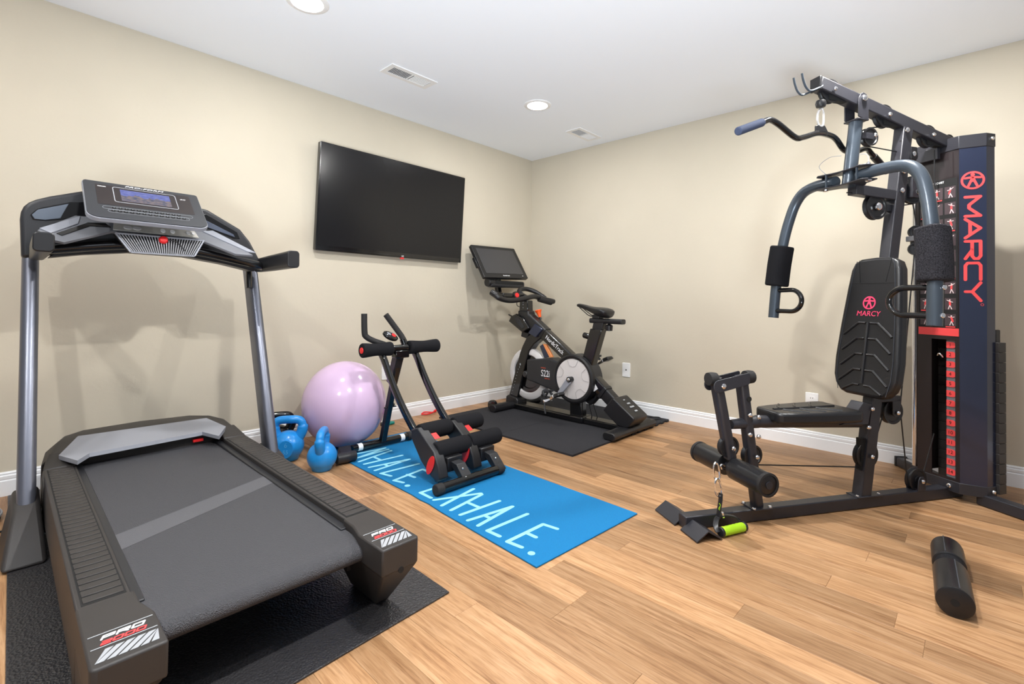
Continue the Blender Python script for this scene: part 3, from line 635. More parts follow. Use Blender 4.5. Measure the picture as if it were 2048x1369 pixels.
# rails, rollers and carriages
for s, xr in ((-1, -2.045), (1, -1.825)):
    P = catmull([(xr, -.70, .585), (xr, -.735, .545), (xr, -.80, .455), (xr, -.88, .36), (xr, -.955, .285), (xr, -1.03, .22), (xr, -1.10, .175)], 5)
    b = MB(); b.tube(P, 1.0, prof=[(a, c) for a, c in rrect(.026, .046, .012, 4)], upv=(1, 0, 0)); b.build('curved_rail', M_gblack, ab)
    # housing plate on the outer side with red oval
    hp = [(-1.045, .235), (-1.10, .255), (-1.16, .215), (-1.235, .165), (-1.27, .10), (-1.285, .045), (-1.262, .028), (-1.20, .05), (-1.13, .10), (-1.085, .15), (-1.05, .19)]
    b = MB(); b.prism(hp, 'x', xr-.035, xr+.02); hous = b.build('roller_housing', M_dark2 if s < 0 else M_black, ab, bevel=.006)
    rv = [(-1.215+.022*math.cos(a)-.032*math.sin(a)*.7, .098+.012*math.cos(a)*.6+.048*math.sin(a)) for a in [2*PI*i/20 for i in range(20)]]
    b = MB(); b.prism(rv, 'x', xr-.036, xr-.039); b.build('red_oval', M_red, hous, bevel=.001)
    b = MB(); b.hexa([(xr+.0, -1.155, .195), (xr+.06, -1.155, .195), (xr+.06, -1.10, .225), (xr+.0, -1.10, .225)], [(xr+.0, -1.165, .20), (xr+.06, -1.165, .20), (xr+.06, -1.11, .23), (xr+.0, -1.11, .23)]); b.build('red_cover', M_red, ab)
    for (y, z, xa, xb) in ((-1.085, .222, xr-.012, xr+.178), (-1.205, .155, xr-.008, xr+.205)):
        n = 6; b = MB(); b.tube([Vector((xa+(xb-xa)*i/n, y, z)) for i in range(n+1)], [.041]+[.0435]*(n-1)+[.041], 26); b.build('foam_roller_pad', M_foam, ab, bevel=.005)
        b = MB(); b.cyl((xa-.016, y, z), (xa+.02, y, z), .013, n=12); b.build('roller_axle', M_black, ab)
        b = MB(); b.prism([(y-.012, z-.05), (y+.014, z-.05), (y+.014, z+.012), (y-.012, z+.012)], 'x', xa-.012, xa-.004); b.build('axle_bracket', M_gblack, ab, bevel=.003)
        bolt(ab, (xa-.016, y, z+.002), (-1, 0, 0), .006, .005)
    b = MB(); b.mm((xr+.025, -1.27, .06), (xr+.12, -1.19, .13)); b.build('carriage_block', M_black, ab, bevel=.006)
    b = MB(); b.hexa([(xr+.055, -1.365, .03), (xr+.115, -1.365, .03), (xr+.115, -1.325, .03), (xr+.055, -1.325, .03)], [(xr+.045, -1.31, .105), (xr+.10, -1.31, .105), (xr+.10, -1.24, .115), (xr+.045, -1.24, .115)]); b.build('tube_bracket', M_dark2, ab, bevel=.003)
    for z in (.05, .085): bolt(ab, (xr+.07, -1.366+(z-.03)*.7, z), (0, -1, .3), .005, .004)
b = MB(); b.tube(catmull([(-1.88, -1.09, .185), (-1.845, -1.06, .165), (-1.825, -1.07, .20), (-1.84, -1.10, .215)], 6), .003, 6); b.build('sensor_wire', M_cable, ab)

# ------------------------------------------------------------------ small things by the left wall
rb = thing('stretch_band', 'red rubber band lying on the floor along the left baseboard', 'band', (-1.2, -.05, 0))
b = MB(); b.tube(catmull([(-1.285, -.045, .012), (-1.25, -.07, .012), (-1.20, -.06, .012), (-1.15, -.035, .013), (-1.14, -.028, .013)], 6), .006, 8); b.tube(catmull([(-1.285, -.045, .014), (-1.25, -.03, .02), (-1.215, -.04, .016), (-1.19, -.05, .012)], 6), .005, 8); b.build('band_loop', M_red, rb)
b = MB(); b.cyl((-1.16, -.042, .014), (-1.13, -.026, .016), .010, n=12); b.build('band_end', M_red, rb, bevel=.002)
tg = thing('rubber_grip', 'small teal rubber grip on the floor behind the abdominal trainer post', 'grip', (-1.60, -.10, 0))
b = MB(); b.tube([(-1.66, -.10, .013), (-1.60, -.115, .013), (-1.575, -.12, .013)], [.013, .013, .010], 12); b.build('grip_body', M_teal, tg, bevel=.002)
b = MB(); b.cyl((-1.67, -.098, .013), (-1.655, -.101, .013), .0135, n=12); b.build('grip_collar', M_black, tg, bevel=.002)

# ------------------------------------------------------------------ foam tiles
def tile(x0, x1, y0, y1, teeth, label):
    t = thing('foam_tile', label, 'mat', ((x0+x1)/2, (y0+y1)/2, 0), 'interlocking foam tiles under the bike')
    def side(a, c, nrm, tooth):
        a = Vector((a[0], a[1])); c = Vector((c[0], c[1])); nrm = Vector(nrm); out = [a]
        if tooth:
            n = 14; d = (c-a)/n
            for i in range(1, n, 1):
                p = a+d*i; h = .011
                if i % 2: out += [p-d*.28, p-d*.42+nrm*h, p+d*.42+nrm*h, p+d*.28]
        return out
    P = side((x0, y0), (x1, y0), (0, -1), teeth[0])+side((x1, y0), (x1, y1), (1, 0), teeth[1])+side((x1, y1), (x0, y1), (0, 1), teeth[2])+side((x0, y1), (x0, y0), (-1, 0), teeth[3])
    b = MB(); b.prism([(p.x, p.y) for p in P], 'z', 0, .0115); b.build('tile', M_eva, t)
TXM, TYM = -.605, -.83
tile(-1.238, TXM-.001, -1.435, TYM-.001, (0, 0, 0, 0), 'near left tile of the black foam mat, under the rear stabiliser end')
tile(TXM+.001, -.02, -1.435, TYM-.001, (1, 0, 0, 0), 'near right tile of the black foam mat with the coiled cord on it')
tile(-1.238, TXM-.001, TYM+.001, -.20, (0, 0, 0, 0), 'far left tile of the black foam mat, by the bike front foot')
tile(TXM+.001, -.02, TYM+.001, -.20, (0, 0, 0, 0), 'far right tile of the black foam mat, below the flywheel by the corner')

# ------------------------------------------------------------------ exercise bike
X0 = -.565; ZM = .0118
bk = thing('exercise_bike', 'black exercise bike with a tilted tablet screen and white flywheel in the room corner', 'exercise bike', (X0, -.85, ZM))
def px_(name, pts, xa, xb, m, bev=.004, par=None, **k): return MB().prism(pts, 'x', xa, xb).build(name, m, par or bk, bevel=bev, **k)
b = MB(); b.mm((X0-.065, -1.07, ZM+.001), (X0+.065, -.36, .060)); b.build('base_beam', M_gblack, bk, bevel=.012, seg=3)
b = MB(); b.mm((X0-.05, -1.40, ZM+.002), (X0+.05, -1.06, .056)); b.build('base_beam_inner', M_gblack, bk, bevel=.008)
b = MB(); b.tube([(X0-.28, -.365, .041), (X0-.05, -.365, .041), (X0+.05, -.365, .041), (X0+.27, -.365, .041)], 1.0, prof=[(a, c) for a, c in rrect(.058, .075, .026, 5)], upv=(0, 0, 1)); b.build('front_stabilizer', M_black, bk, bevel=.005)
for s in (-1, 1):
    b = MB(); b.lathe([(.012, -.018), (.040, -.016), (.042, 0), (.040, .016), (.012, .018)], (X0+s*.235, -.325, .055), (1, 0, 0), 20); b.build('transport_wheel', M_gblack, bk)
b = MB(); b.tube([(X0-.278, -1.425, .037), (X0-.09, -1.425, .040), (X0+.09, -1.425, .040), (X0+.278, -1.425, .037)], 1.0, prof=[(a, c) for a, c in rrect(.048, .092, .023, 5)], upv=(0, 0, 1)); b.build('rear_stabilizer', M_black, bk, bevel=.005)
b = MB(); b.cyl((X0+.02, -1.425, .046), (X0+.24, -1.425, .044), .030, n=18); b.build('stabilizer_sleeve', M_dark, bk, bevel=.004)
b = MB(); b.mm((X0-.06, -1.445, .055), (X0+.03, -1.35, .066)); b.build('joint_plate', M_black, bk, bevel=.003)
for dx, dy in ((-.045, -1.43), (-.02, -1.37), (.015, -1.43)): bolt(bk, (X0+dx, dy, .066), (0, 0, 1), .007, .006)
# front leg
fl = [(-.305, .085), (-.408, .085), (-.505, .42), (-.53, .49), (-.575, .545), (-.65, .60), (-.60, .66), (-.50, .60), (-.455, .525), (-.43, .47), (-.40, .38)]
px_('front_leg', fl, X0-.038, X0+.038, M_gblack, .008, seg=3)
px_('leg_clamp', [(-.295, .03), (-.430, .03), (-.430, .082), (-.415, .10), (-.325, .115), (-.30, .10)], X0-.058, X0+.058, M_black, .006)
b = MB()
for i in range(9): b.box((X0-.0385, -.347-.0085*i*1.0, .125+.026*i), (.0008, .004, .006))
b.box((X0-.0385, -.437, .375), (.0008, .011, .016)); b.box((X0-.0385, -.430, .352), (.0008, .003, .014)); b.build('leg_marks', M_silverprint, bk, kind='stuff')
px_('collar', [(-.528, .635), (-.611, .602), (-.680, .672), (-.595, .712)], X0-.055, X0+.055, M_bluesh, .006)
# head and top tube
Rt = Vector((0, -.41, -.27)).normalized()
b = MB(); b.tube([(X0, -.455, .775), (X0, -.67, .632)], 1.0, prof=[(a, c) for a, c in rrect(.098, .085, .022, 5)], upv=(0, .55, .83)); b.build('head_sleeve', M_black, bk, bevel=.003)
b = MB(); b.tube([(X0, -.65, .645), (X0, -.95, .445)], 1.0, prof=[(a, c) for a, c in rrect(.088, .075, .018, 5)], upv=(0, .55, .83)); b.build('top_tube', M_gblack, bk)
px_('head_post', [(-.405, .812), (-.515, .812), (-.53, .755), (-.50, .70), (-.42, .73), (-.405, .76)], X0-.043, X0+.043, M_black, .01, seg=3)
px_('stem_post', [(-.415, .895), (-.500, .895), (-.505, .805), (-.412, .805)], X0-.034, X0+.034, M_gblack, .006)
for z in (.835, .86, .878): bolt(bk, (X0-.034, -.455, z), (-1, 0, 0), .004, .002, M_silverp, 'post_mark')
b = MB(); b.tube(catmull([(X0-.03, -.41, .90), (X0-.05, -.40, .875), (X0-.05, -.405, .85), (X0-.03, -.42, .84)]), .003, 6); b.build('brake_wire', M_cable, bk)
Fn = frame((X0-.0375, -.785, .556), (0, -.83, -.557), (0, -.557, .83))
b = MB(Fn); b.text('NordicTrack', .046, Matrix.Translation((0, .003, .0004)), sx=.86); b.build('lettering', M_whitep, bk)
px_('accessory_tray', [(-.315, .72), (-.345, .765), (-.40, .785), (-.47, .76), (-.545, .672), (-.47, .635)], X0-.06, X0+.06, M_gblack, .008)
b = MB(); b.bar((X0-.045, -.305, .775), (X0-.045, -.385, .745), .012, .01); b.build('tray_clip', M_black, bk, bevel=.002)
px_('tray_slot', [(-.385, .760), (-.43, .755), (-.50, .68), (-.47, .667), (-.40, .72)], X0-.061, X0-.063, M_dark2, .001)
px_('sensor_box', [(-.43, .60), (-.50, .585), (-.515, .63), (-.44, .645)], X0-.03, X0+.03, M_black, .005)
kn = Vector((0, .35, .94)); b = MB(); o_ = Vector((X0+.035, -.585, .742)); b.cyl(o_, o_+kn*.03, .010, n=14); b.build('resistance_stem', M_black, bk)
b = MB(); b.lathe([(.011, .02), (.015, .045), (.020, .062), (.028, .074), (.026, .080), (.004, .082)], o_, kn, 18); b.build('resistance_knob', M_orange, bk)
# drive shell
sc_, sy, sz = .178, -.985, .328
out = [(-.525, .425), (-.525, .27)]
a0 = math.radians(-68)
pts = [(-.525, .425)]+[(-.525, .265), (-.60, .255), (-.80, .195)]+[(sy+.178*math.cos(a)*-1*-1*0+0, 0) for a in []]
arc = []
for i in range(33):
    a = math.radians(-48 - (276-0)*i/32)      # from lower front, around the rear, to upper front
    arc.append((sy+sc_*math.cos(a), sz+sc_*math.sin(a)))
arc = [p for p in arc]
shell = [(-.525, .262)]+[(-.60, .252)]+arc+[(-.76, .455)]+[(-.525, .425)]
px_('drive_shell', shell, X0-.062, X0+.062, M_dark2, .012, seg=3)
ring = [(sy+.178*math.cos(2*PI*i/48), sz+.178*math.sin(2*PI*i/48)) for i in range(48)]
b = MB(); b.lathe([(.146, -.004), (.150, .006), (.165, .010), (.178, .004), (.180, -.02)], (X0-.064, sy, sz), (-1, 0, 0), 48); b.build('shell_ring', M_black, bk)
b = MB(); b.lathe([(.147, -.004), (.146, .002), (.10, .0045), (.03, .005)], (X0-.066, sy+.003, sz-.002), (-1, 0, 0), 48); cdisc = b.build('chain_disc', M_disc, bk)
Fk = frame((X0-.0712, sy+.003, sz-.002), (0, -1, 0), (0, 0, 1))
for k in range(5):
    a = 2*PI*k/5+.3; lnz = [(.142*math.cos(a-.33), .142*math.sin(a-.33)), (.10*math.cos(a-.28), .10*math.sin(a-.28)), (.088*math.cos(a), .088*math.sin(a)), (.10*math.cos(a+.28), .10*math.sin(a+.28)), (.142*math.cos(a+.33), .142*math.sin(a+.33))]
    MB().ribbon([lnz], .003, Fk @ Matrix.Translation((0, 0, -.0008)), .002).build('disc_rib', mat('disc_relief', S(176, 172, 172), .4), cdisc)
Fs = frame((X0-.0625, -.722, .335), (0, -1, 0), (0, 0, 1))
b = MB(Fs); b.text('S22i', .072, Matrix.Translation((0, -.002, .0004)), sx=.72); b.build('lettering', M_whitep, bk)
b = MB(Fs); b.text('COMMERCIAL', .013, Matrix.Translation((-.022, .041, .0004)), sx=.62); b.build('lettering', mat('rust_print', S(190, 84, 60), .5), bk); b = MB(Fs); b.text('STUDIO CYCLE', .012, Matrix.Translation((.018, -.038, .0004)), sx=.62); b.build('lettering', mat('rust_print', S(190, 84, 60), .5), bk)
# flywheel
fy, fz = -.508, .305
b = MB(); b.lathe([(.150, -.018), (.150, .020), (.158, .028), (.190, .028), (.205, .018), (.205, -.018), (.190, -.028), (.158, -.028), (.150, -.018)], (X0, fy, fz), (-1, 0, 0), 56); fwr = b.build('flywheel_rim', M_lgrey, bk)
b = MB(); b.lathe([(.153, -.012), (.153, .014), (.120, .014), (.115, .004), (.03, .006), (.028, .03), (.002, .03)], (X0, fy, fz), (-1, 0, 0), 48); b.build('flywheel_disc', M_gblack, fwr)
b = MB(); b.lathe([(.026, 0), (.026, .05), (.018, .056)], (X0-.006, fy, fz), (-1, 0, 0), 20); b.build('hub', M_dark2, fwr)
px_('brake_cover', [(-.632, .535), (-.665, .557), (-.735, .46), (-.68, .447)], X0-.03, X0-.012, M_bluesh, .003)
px_('orange_stripe', [(-.665, .557), (-.698, .555), (-.765, .462), (-.735, .455)], X0-.032, X0-.01, mat('copper_orange', S(226, 142, 84), .4), .003)
# rear tube, post, control box
b = MB(); b.tube([(X0, -1.06, .375), (X0, -1.22, .252)], 1.0, prof=[(a, c) for a, c in rrect(.095, .08, .012, 4)], upv=(0, .6, .8)); b.build('rear_tube', M_gblack, bk)
b = MB(); b.tube([(X0, -1.20, .268), (X0, -1.38, .128)], 1.0, prof=[(a, c) for a, c in rrect(.086, .07, .012, 4)], upv=(0, .6, .8)); b.build('rear_tube_inner', M_black, bk)
b = MB(); b.box((X0-.0415, -1.155, .285), (.002, .04, .045), Matrix.Rotation(-.65, 3, 'X')); b.build('spec_label', M_whitep, bk)
b = MB(); b.tube([(X0, -1.205, .262), (X0, -1.225, .247)], 1.0, prof=[(a, c) for a, c in rrect(.099, .084, .012, 4)], upv=(0, .6, .8)); b.build('tube_collar', M_black, bk, bevel=.002)
px_('incline_box', [(-1.262, .150), (-1.330, .240), (-1.345, .243), (-1.500, .135), (-1.50, .115), (-1.462, .070), (-1.44, .062), (-1.375, .065)], X0-.095, X0+.085, M_black, .012, seg=3)
Fb = frame((X0, -1.42, .192), (1, 0, 0), (0, .82, .57))
for (x, y, w_, h_) in ((-.01, .055, .02, .008), (.0, .02, .035, .012), (0, -.012, .05, .012), (.0, -.05, .03, .012)): MB(Fb).prism(rrect(w_, h_, .003, 2, x, y), 'z', .001, .004).build('box_button', M_silverprint, bk)
px_('shell_post', [(-.942, .05), (-1.045, .05), (-1.035, .19), (-.94, .19)], X0-.04, X0+.03, M_gblack, .005)
px_('under_cover', [(-1.05, .165), (-1.13, .205), (-1.165, .265), (-1.15, .20), (-1.10, .145)], X0-.01, X0+.05, M_black, .006)
# seat
st = [(-1.02, .40), (-1.115, .40), (-1.208, .70), (-1.107, .70)]
px_('seat_tube', st, X0-.036, X0+.036, M_gblack, .008, seg=3)
px_('seat_post', [(-1.118, .69), (-1.20, .69), (-1.212, .745), (-1.13, .745)], X0-.028, X0+.028, M_black, .004)
b = MB(); b.tube([(X0, -1.095, .757), (X0, -1.36, .757)], 1.0, prof=[(a, c) for a, c in rrect(.036, .06, .014, 4)], upv=(0, 0, 1)); b.build('seat_slide', M_black, bk, bevel=.003)
b = MB(); b.lathe([(.008, 0), (.022, -.008), (.027, -.012), (.024, -.048), (.004, -.05)], (X0, -1.245, .738), (0, 0, 1), 14); b.build('slide_knob', M_black, bk)
b = MB(); b.tube([(X0, -1.13, .612), (X0, -1.075, .638), (X0, -1.03, .648)], [.012, .022, .022], 14); b.build('height_lever', M_gblack, bk, bevel=.006)
rings = []
for y, z, hw, th in ((-.968, .866, .012, .010), (-.985, .873, .022, .018), (-1.04, .862, .028, .022), (-1.10, .845, .042, .026), (-1.15, .838, .062, .040), (-1.20, .834, .082, .046), (-1.24, .828, .080, .044), (-1.258, .818, .06, .026)):
    rings.append([(X0+hw*math.cos(a), y, z+(th*.45*math.sin(a) if math.sin(a) > 0 else th*1.25*math.sin(a))) for a in [2*PI*i/18 for i in range(18)]])
b = MB(); b.loft(rings); b.build('saddle', M_vinyl, bk, smooth=60, sub=1)
b = MB()
for s in (-1, 1): b.tube(catmull([(X0+s*.016, -1.0, .85), (X0+s*.018, -1.05, .815), (X0+s*.022, -1.10, .79), (X0+s*.022, -1.20, .79), (X0+s*.03, -1.235, .81)], 5), .0035, 8)
b.build('saddle_rails', M_black, bk)
b = MB(); b.mm((X0-.03, -1.18, .772), (X0+.03, -1.12, .80)); b.build('saddle_clamp', M_black, bk, bevel=.005)
# handlebar
b = MB(); b.tube(catmull([(-.90, -.40, .955), (-.895, -.43, .935), (-.88, -.455, .912), (-.82, -.46, .897), (-.748, -.46, .892), (-.656, -.46, .90), (-.553, -.46, .916), (-.463, -.46, .928), (-.39, -.47, .912), (-.33, -.49, .90), (-.26, -.50, .888)], 5), [.021]*51, 14); b.build('handlebar', M_vinyl, bk, smooth=60)
b = MB(); b.tube(catmull([(-.55, -.45, .918), (-.545, -.40, .937), (-.545, -.36, .963), (-.505, -.34, .985), (-.445, -.345, .992), (-.39, -.385, .975), (-.36, -.43, .945), (-.34, -.47, .915)], 5), .0195, 14); b.build('inner_grip_loop', M_vinyl, bk, smooth=60)
b = MB(); b.tube(catmull([(-.42, -.47, .91), (-.36, -.485, .896), (-.285, -.49, .882)], 5), .026, 14); b.build('bar_grip', M_rubber, bk)
b = MB(); b.tube([(-.905, -.395, .958), (-.885, -.445, .925)], .0255, 14); b.build('bar_grip', M_vinyl, bk, bevel=.006)
b = MB(); b.mm((-.80, -.425, .915), (-.55, -.375, .952)); b.build('control_housing', M_gblack, bk, bevel=.008)
b = MB(); b.lathe([(.032, -.02), (.034, .0), (.028, .010), (.022, .010)], (-.655, -.43, .935), (-.2, -1, .2), 20); b.build('dial_ring', M_gblack, bk)
b = MB(); b.lathe([(.020, .008), (.018, .013), (.004, .014)], (-.655, -.43, .935), (-.2, -1, .2), 20); b.build('dial', M_red, bk)
# screen arm, speaker bar, tablet
b = MB(); b.tube(catmull([(X0, -.43, .915), (X0, -.30, .925), (X0-.01, -.20, .93), (X0-.01, -.15, .955), (X0-.01, -.135, 1.03), (X0-.01, -.14, 1.10)], 5), 1.0, prof=[(a, c) for a, c in rrect(.04, .05, .01, 3)], upv=(1, 0, 0)); b.build('screen_arm', M_gblack, bk)
b = MB(); b.mm((-.745, -.235, 1.0), (-.335, -.165, 1.058)); b.build('speaker_bar', M_dark2, bk, bevel=.016, seg=3)
b = MB(); b.mm((-.70, -.238, 1.03), (-.36, -.233, 1.053)); b.build('speaker_slot', M_hole, bk, bevel=.001)
b = MB(); b.cyl((-.765, -.20, 1.04), (-.70, -.20, 1.04), .036, n=20); b.build('tilt_joint', M_black, bk, bevel=.004)
tl, tr, br, bl2 = Vector((-.845, -.075, 1.352)), Vector((-.312, -.075, 1.364)), Vector((-.305, -.245, 1.088)), Vector((-.835, -.245, 1.081))
Fx = frame((tl+tr+br+bl2)/4, tr-tl, tl-bl2)
MB(Fx).prism(rrect(.53, .325, .008, 3), 'z', -.030, 0).build('tablet_case', M_black, bk, bevel=.003); tcase = bpy.data.objects['tablet_case']
MB(Fx).prism(rrect(.45, .252, .002, 2, .0, .006), 'z', .0003, .0010).build('tablet_screen', M_tab, tcase)
b = MB(Fx); b.text('NordicTrack', .017, Matrix.Translation((0, -.140, .0006)), sx=.9); b.build('lettering', M_whitep, tcase); MB(Fx).box((.205, -.139, .0006), (.012, .005, .0008)).build('power_mark', M_whitep, tcase)
b = MB(Fx); b.lathe([(.004, 0), (.004, .001)], (0, .147, 0), (0, 0, 1), 10); b.build('webcam', M_hole, tcase)
MB(Fx).box((-.26, 0, -.03), (.02, .1, .03)).build('side_hinge', M_black, tcase, bevel=.005)
# cranks and pedals
def pedal(c, side):
    t = []
    b = MB(); R3 = Matrix.Rotation(-.5, 3, 'X')
    for dy in (-.045, .045): b.box(Vector(c)+R3 @ Vector((0, dy, 0)), (.09, .012, .022), R3)
    b.box(Vector(c), (.022, .10, .018), R3); b.build('pedal_cage', M_chrome, bk, bevel=.003)
    b = MB()
    for dx in (-.025, .03): b.tube(catmull([Vector(c)+R3 @ Vector(p) for p in ((dx, .055, .0), (dx, .07, .035), (dx, .03, .06), (dx, -.01, .05))], 5), .008, 8)
    b.tube(catmull([Vector(c)+R3 @ Vector(p) for p in ((-.04, .02, .03), (-.035, .03, .062), (0, .035, .072), (.035, .03, .062), (.04, .02, .03))], 5), .010, 8); b.build('toe_cage', M_dark2, bk)
    b = MB(); b.hexa([Vector(c)+R3 @ Vector(p) for p in ((-.04, -.10, -.012), (.04, -.10, -.012), (.04, -.045, -.012), (-.04, -.045, -.012))], [Vector(c)+R3 @ Vector(p) for p in ((-.034, -.095, .012), (.034, -.095, .012), (.034, -.05, .016), (-.034, -.05, .016))]); b.build('pedal_body', M_black, bk, bevel=.006)
    b = MB(); b.tube(catmull([Vector(c)+R3 @ Vector(p) for p in ((-.035, .05, -.01), (-.045, .06, -.05), (-.05, .065, -.085))], 4), .006, 6); b.build('strap_tail', M_dark2, bk)
b = MB(); b.hexa([(X0-.105, -.99, .30), (X0-.085, -.99, .30), (X0-.085, -.965, .35), (X0-.105, -.965, .35)], [(X0-.125, -.905, .19), (X0-.105, -.905, .19), (X0-.105, -.882, .215), (X0-.125, -.882, .215)]); b.build('crank_arm', M_silverp, bk, bevel=.005)
b = MB(); b.cyl((X0-.06, -.978, .325), (X0-.112, -.978, .325), .020, n=18); b.build('crank_hub', M_black, bk, bevel=.002)
bolt(bk, (X0-.108, -.978, .325), (-1, 0, 0), .013, .010)
b = MB(); b.cyl((X0-.11, -.895, .20), (X0-.20, -.895, .195), .008, n=10); b.build('pedal_axle', M_chrome, bk)
pedal((X0-.195, -.895, .19), -1)
b = MB(); b.hexa([(X0+.085, -.99, .31), (X0+.105, -.99, .31), (X0+.105, -.965, .35), (X0+.085, -.965, .35)], [(X0+.105, -1.06, .42), (X0+.125, -1.06, .42), (X0+.125, -1.035, .44), (X0+.105, -1.035, .44)]); b.build('crank_arm', M_silverp, bk, bevel=.005)
pedal((X0+.195, -1.05, .43), 1)
# cords
MB().tube(catmull([(X0+.02, -1.06, .20), (X0+.03, -1.08, .09), (X0+.05, -1.10, .025), (X0+.08, -1.22, .016), (-.42, -1.30, .016), (-.36, -1.34, .016), (-.30, -1.29, .016), (-.20, -1.27, .016), (-.08, -1.31, .016), (-.035, -1.355, .016), (-.06, -1.385, .016), (-.13, -1.37, .016), (-.22, -1.33, .016), (-.24, -1.20, .016), (-.15, -1.12, .016), (-.05, -1.16, .016), (-.03, -1.20, .016)], 6), .0038, 7).build('power_cord', M_cable, bk)
MB().tube(catmull([(X0+.01, -1.10, .19), (X0+.035, -1.12, .09), (X0+.055, -1.13, .04), (X0+.075, -1.16, .018), (X0+.11, -1.26, .016), (X0+.17, -1.33, .016)], 6), .0032, 7).build('data_cable', M_cable, bk)

# ------------------------------------------------------------------ home gym, in its own frame: u along the main beam (front to tower), v away from the camera
dd = Vector((.850, -.5265, 0)).normalized(); nn = Vector((.5265, .850, 0)).normalized()
GO = nn*(-2.782)
GM = Matrix(((dd.x, nn.x, 0, GO.x), (dd.y, nn.y, 0, GO.y), (0, 0, 1, 0), (0, 0, 0, 1)))
hg = thing('home_gym', 'black cable home gym with padded seat, weight tower and red lettering', 'exercise machine', GM @ Matrix.Translation((.7, 0, 0)))
def g(xf=None): return MB(GM @ xf if xf else GM)
def gb(u, v, z, av, r=.0095, h=.009): bolt(hg, GM @ Vector((u, v, z)), GM.to_3x3() @ Vector(av), r, h)
g().bar((-.195, 0, .027), (1.30, 0, .027), .05, .05).build('main_beam', M_psteel, hg, bevel=.004)
# front foot plate (two angled wings)
for s in (-1, 1):
    b = g(); 
    if s < 0: A = [(-.205, -.03), (-.205, -.118), (-.105, -.118), (-.105, -.03)]
    else: A = [(-.205, .03), (-.205, .165), (-.105, .165), (-.105, .03)]
    lo = [(-.215, .0015), (-.165, .036), (-.105, .0015)]
    v0, v1 = (s*.02, s*.125) if s < 0 else (.02, .165)
    V = []
    for v in (v0, v1):
        for u, z in lo: V.append((u, v, z))
        for u, z in lo: V.append((u, v, z+.005))
    b.add(V, [(0, 1, 7, 6), (1, 2, 8, 7), (3, 9, 10, 4), (4, 10, 11, 5), (0, 3, 4, 1), (1, 4, 5, 2), (6, 7, 10, 9), (7, 8, 11, 10), (0, 6, 9, 3), (2, 5, 11, 8)])
    b.build('foot_plate', M_psteel, hg)
# main raked post
g().bar((.715, 0, .045), (.965, 0, 1.735), .05, .055, (1, 0, 0)).build('main_post', M_psteel, hg, bevel=.004)
g().mm((.665, -.032, .05), (.80, .032, .056)).build('post_base_plate', M_psteel, hg, bevel=.002)
for u in (.672, .792): gb(u, -.018, .056, (0, 0, 1), .007, .006)
def gbp(par, u, v, z, av, r=.0095, h=.009): bolt(par, GM @ Vector((u, v, z)), GM.to_3x3() @ Vector(av), r, h)
def pulley(u, v, z, r=.046, ax=(0, 1, 0), bo=True, side=-1):
    b = g(); A = Vector(ax)
    b.lathe([(r*.30, -.013), (r*.30, -.009), (r*.78, -.008), (r*.84, -.012), (r, -.012), (r*1.0, -.009), (r*.84, -.002), (r*.84, .002), (r, .009), (r, .012), (r*.84, .012), (r*.78, .008), (r*.30, .009), (r*.30, .013)], (u, v, z), ax, 28)
    po = b.build('pulley', M_black, hg)
    if bo: gbp(po, u+A.x*.03*side, v+A.y*.03*side, z, [side*c for c in ax])
def slot(u, v, z, du, dz, w=.012): pass
pulley(.738, 0, .229, .060)
g().mm((.700, -.013, .165), (.735, .013, .305)).build('post_slot', M_hole, hg)
pulley(.888, 0, .415, .056); g().prism([(.865, .475), (.912, .475), (.912, .41), (.90, .395), (.877, .395), (.865, .41)], 'y', -.022, -.026).build('pulley_bracket', M_psteel, hg, bevel=.002)
g().prism([(.865, .475), (.912, .475), (.912, .41), (.90, .395), (.877, .395), (.865, .41)], 'y', .022, .026).build('pulley_bracket', M_psteel, hg, bevel=.002)
g().mm((.80, -.026, .465), (.915, .026, .49)).build('pulley_arm', M_psteel, hg, bevel=.002)
pulley(1.035, 0, .096, .052)
for s in (-1, 1): g().prism([(1.012, .05), (1.062, .05), (1.056, .10), (1.048, .115), (1.028, .115), (1.018, .10)], 'y', s*.022, s*.027).build('pulley_bracket', M_psteel, hg, bevel=.002)
# seat tube and seat
g().tube([(.70, 0, .378), (.155, 0, .405)], .026, 18).build('seat_tube', M_psteel, hg)
g().tube([(.16, 0, .404), (.03, 0, .399)], [.026, .019], 18).build('seat_tube_end', M_psteel, hg)
sp = []
for u, hv in ((.205, .055), (.222, .075), (.30, .092), (.42, .105), (.54, .115), (.59, .113), (.607, .095)): sp.append((u, hv))
outl = [(u, v) for u, v in sp]+[(u, -v) for u, v in reversed(sp)]
g().prism(outl, 'z', .405, .452).build('seat_pad', M_vinyl, hg, bevel=.014, seg=3); spad = bpy.data.objects['seat_pad']
b = g()
for k in range(3):
    u = .30+.085*k
    for s in (-1, 1): b.tube([(u-.02, s*.012, .4525), (u, s*.04, .4525), (u+.045, s*.082, .4515)], .0045, 8)
b.tube([(.24, 0, .4525), (.56, 0, .4525)], .005, 8); b.build('seat_ridges', M_vinyl, spad)
g().prism([(.56, .375), (.72, .37), (.74, .46), (.69, .47), (.63, .40)], 'y', -.03, .03).build('seat_bracket', M_psteel, hg, bevel=.003)
gb(.715, -.033, .36, (0, -1, 0)); gb(.735, -.033, .44, (0, -1, 0))
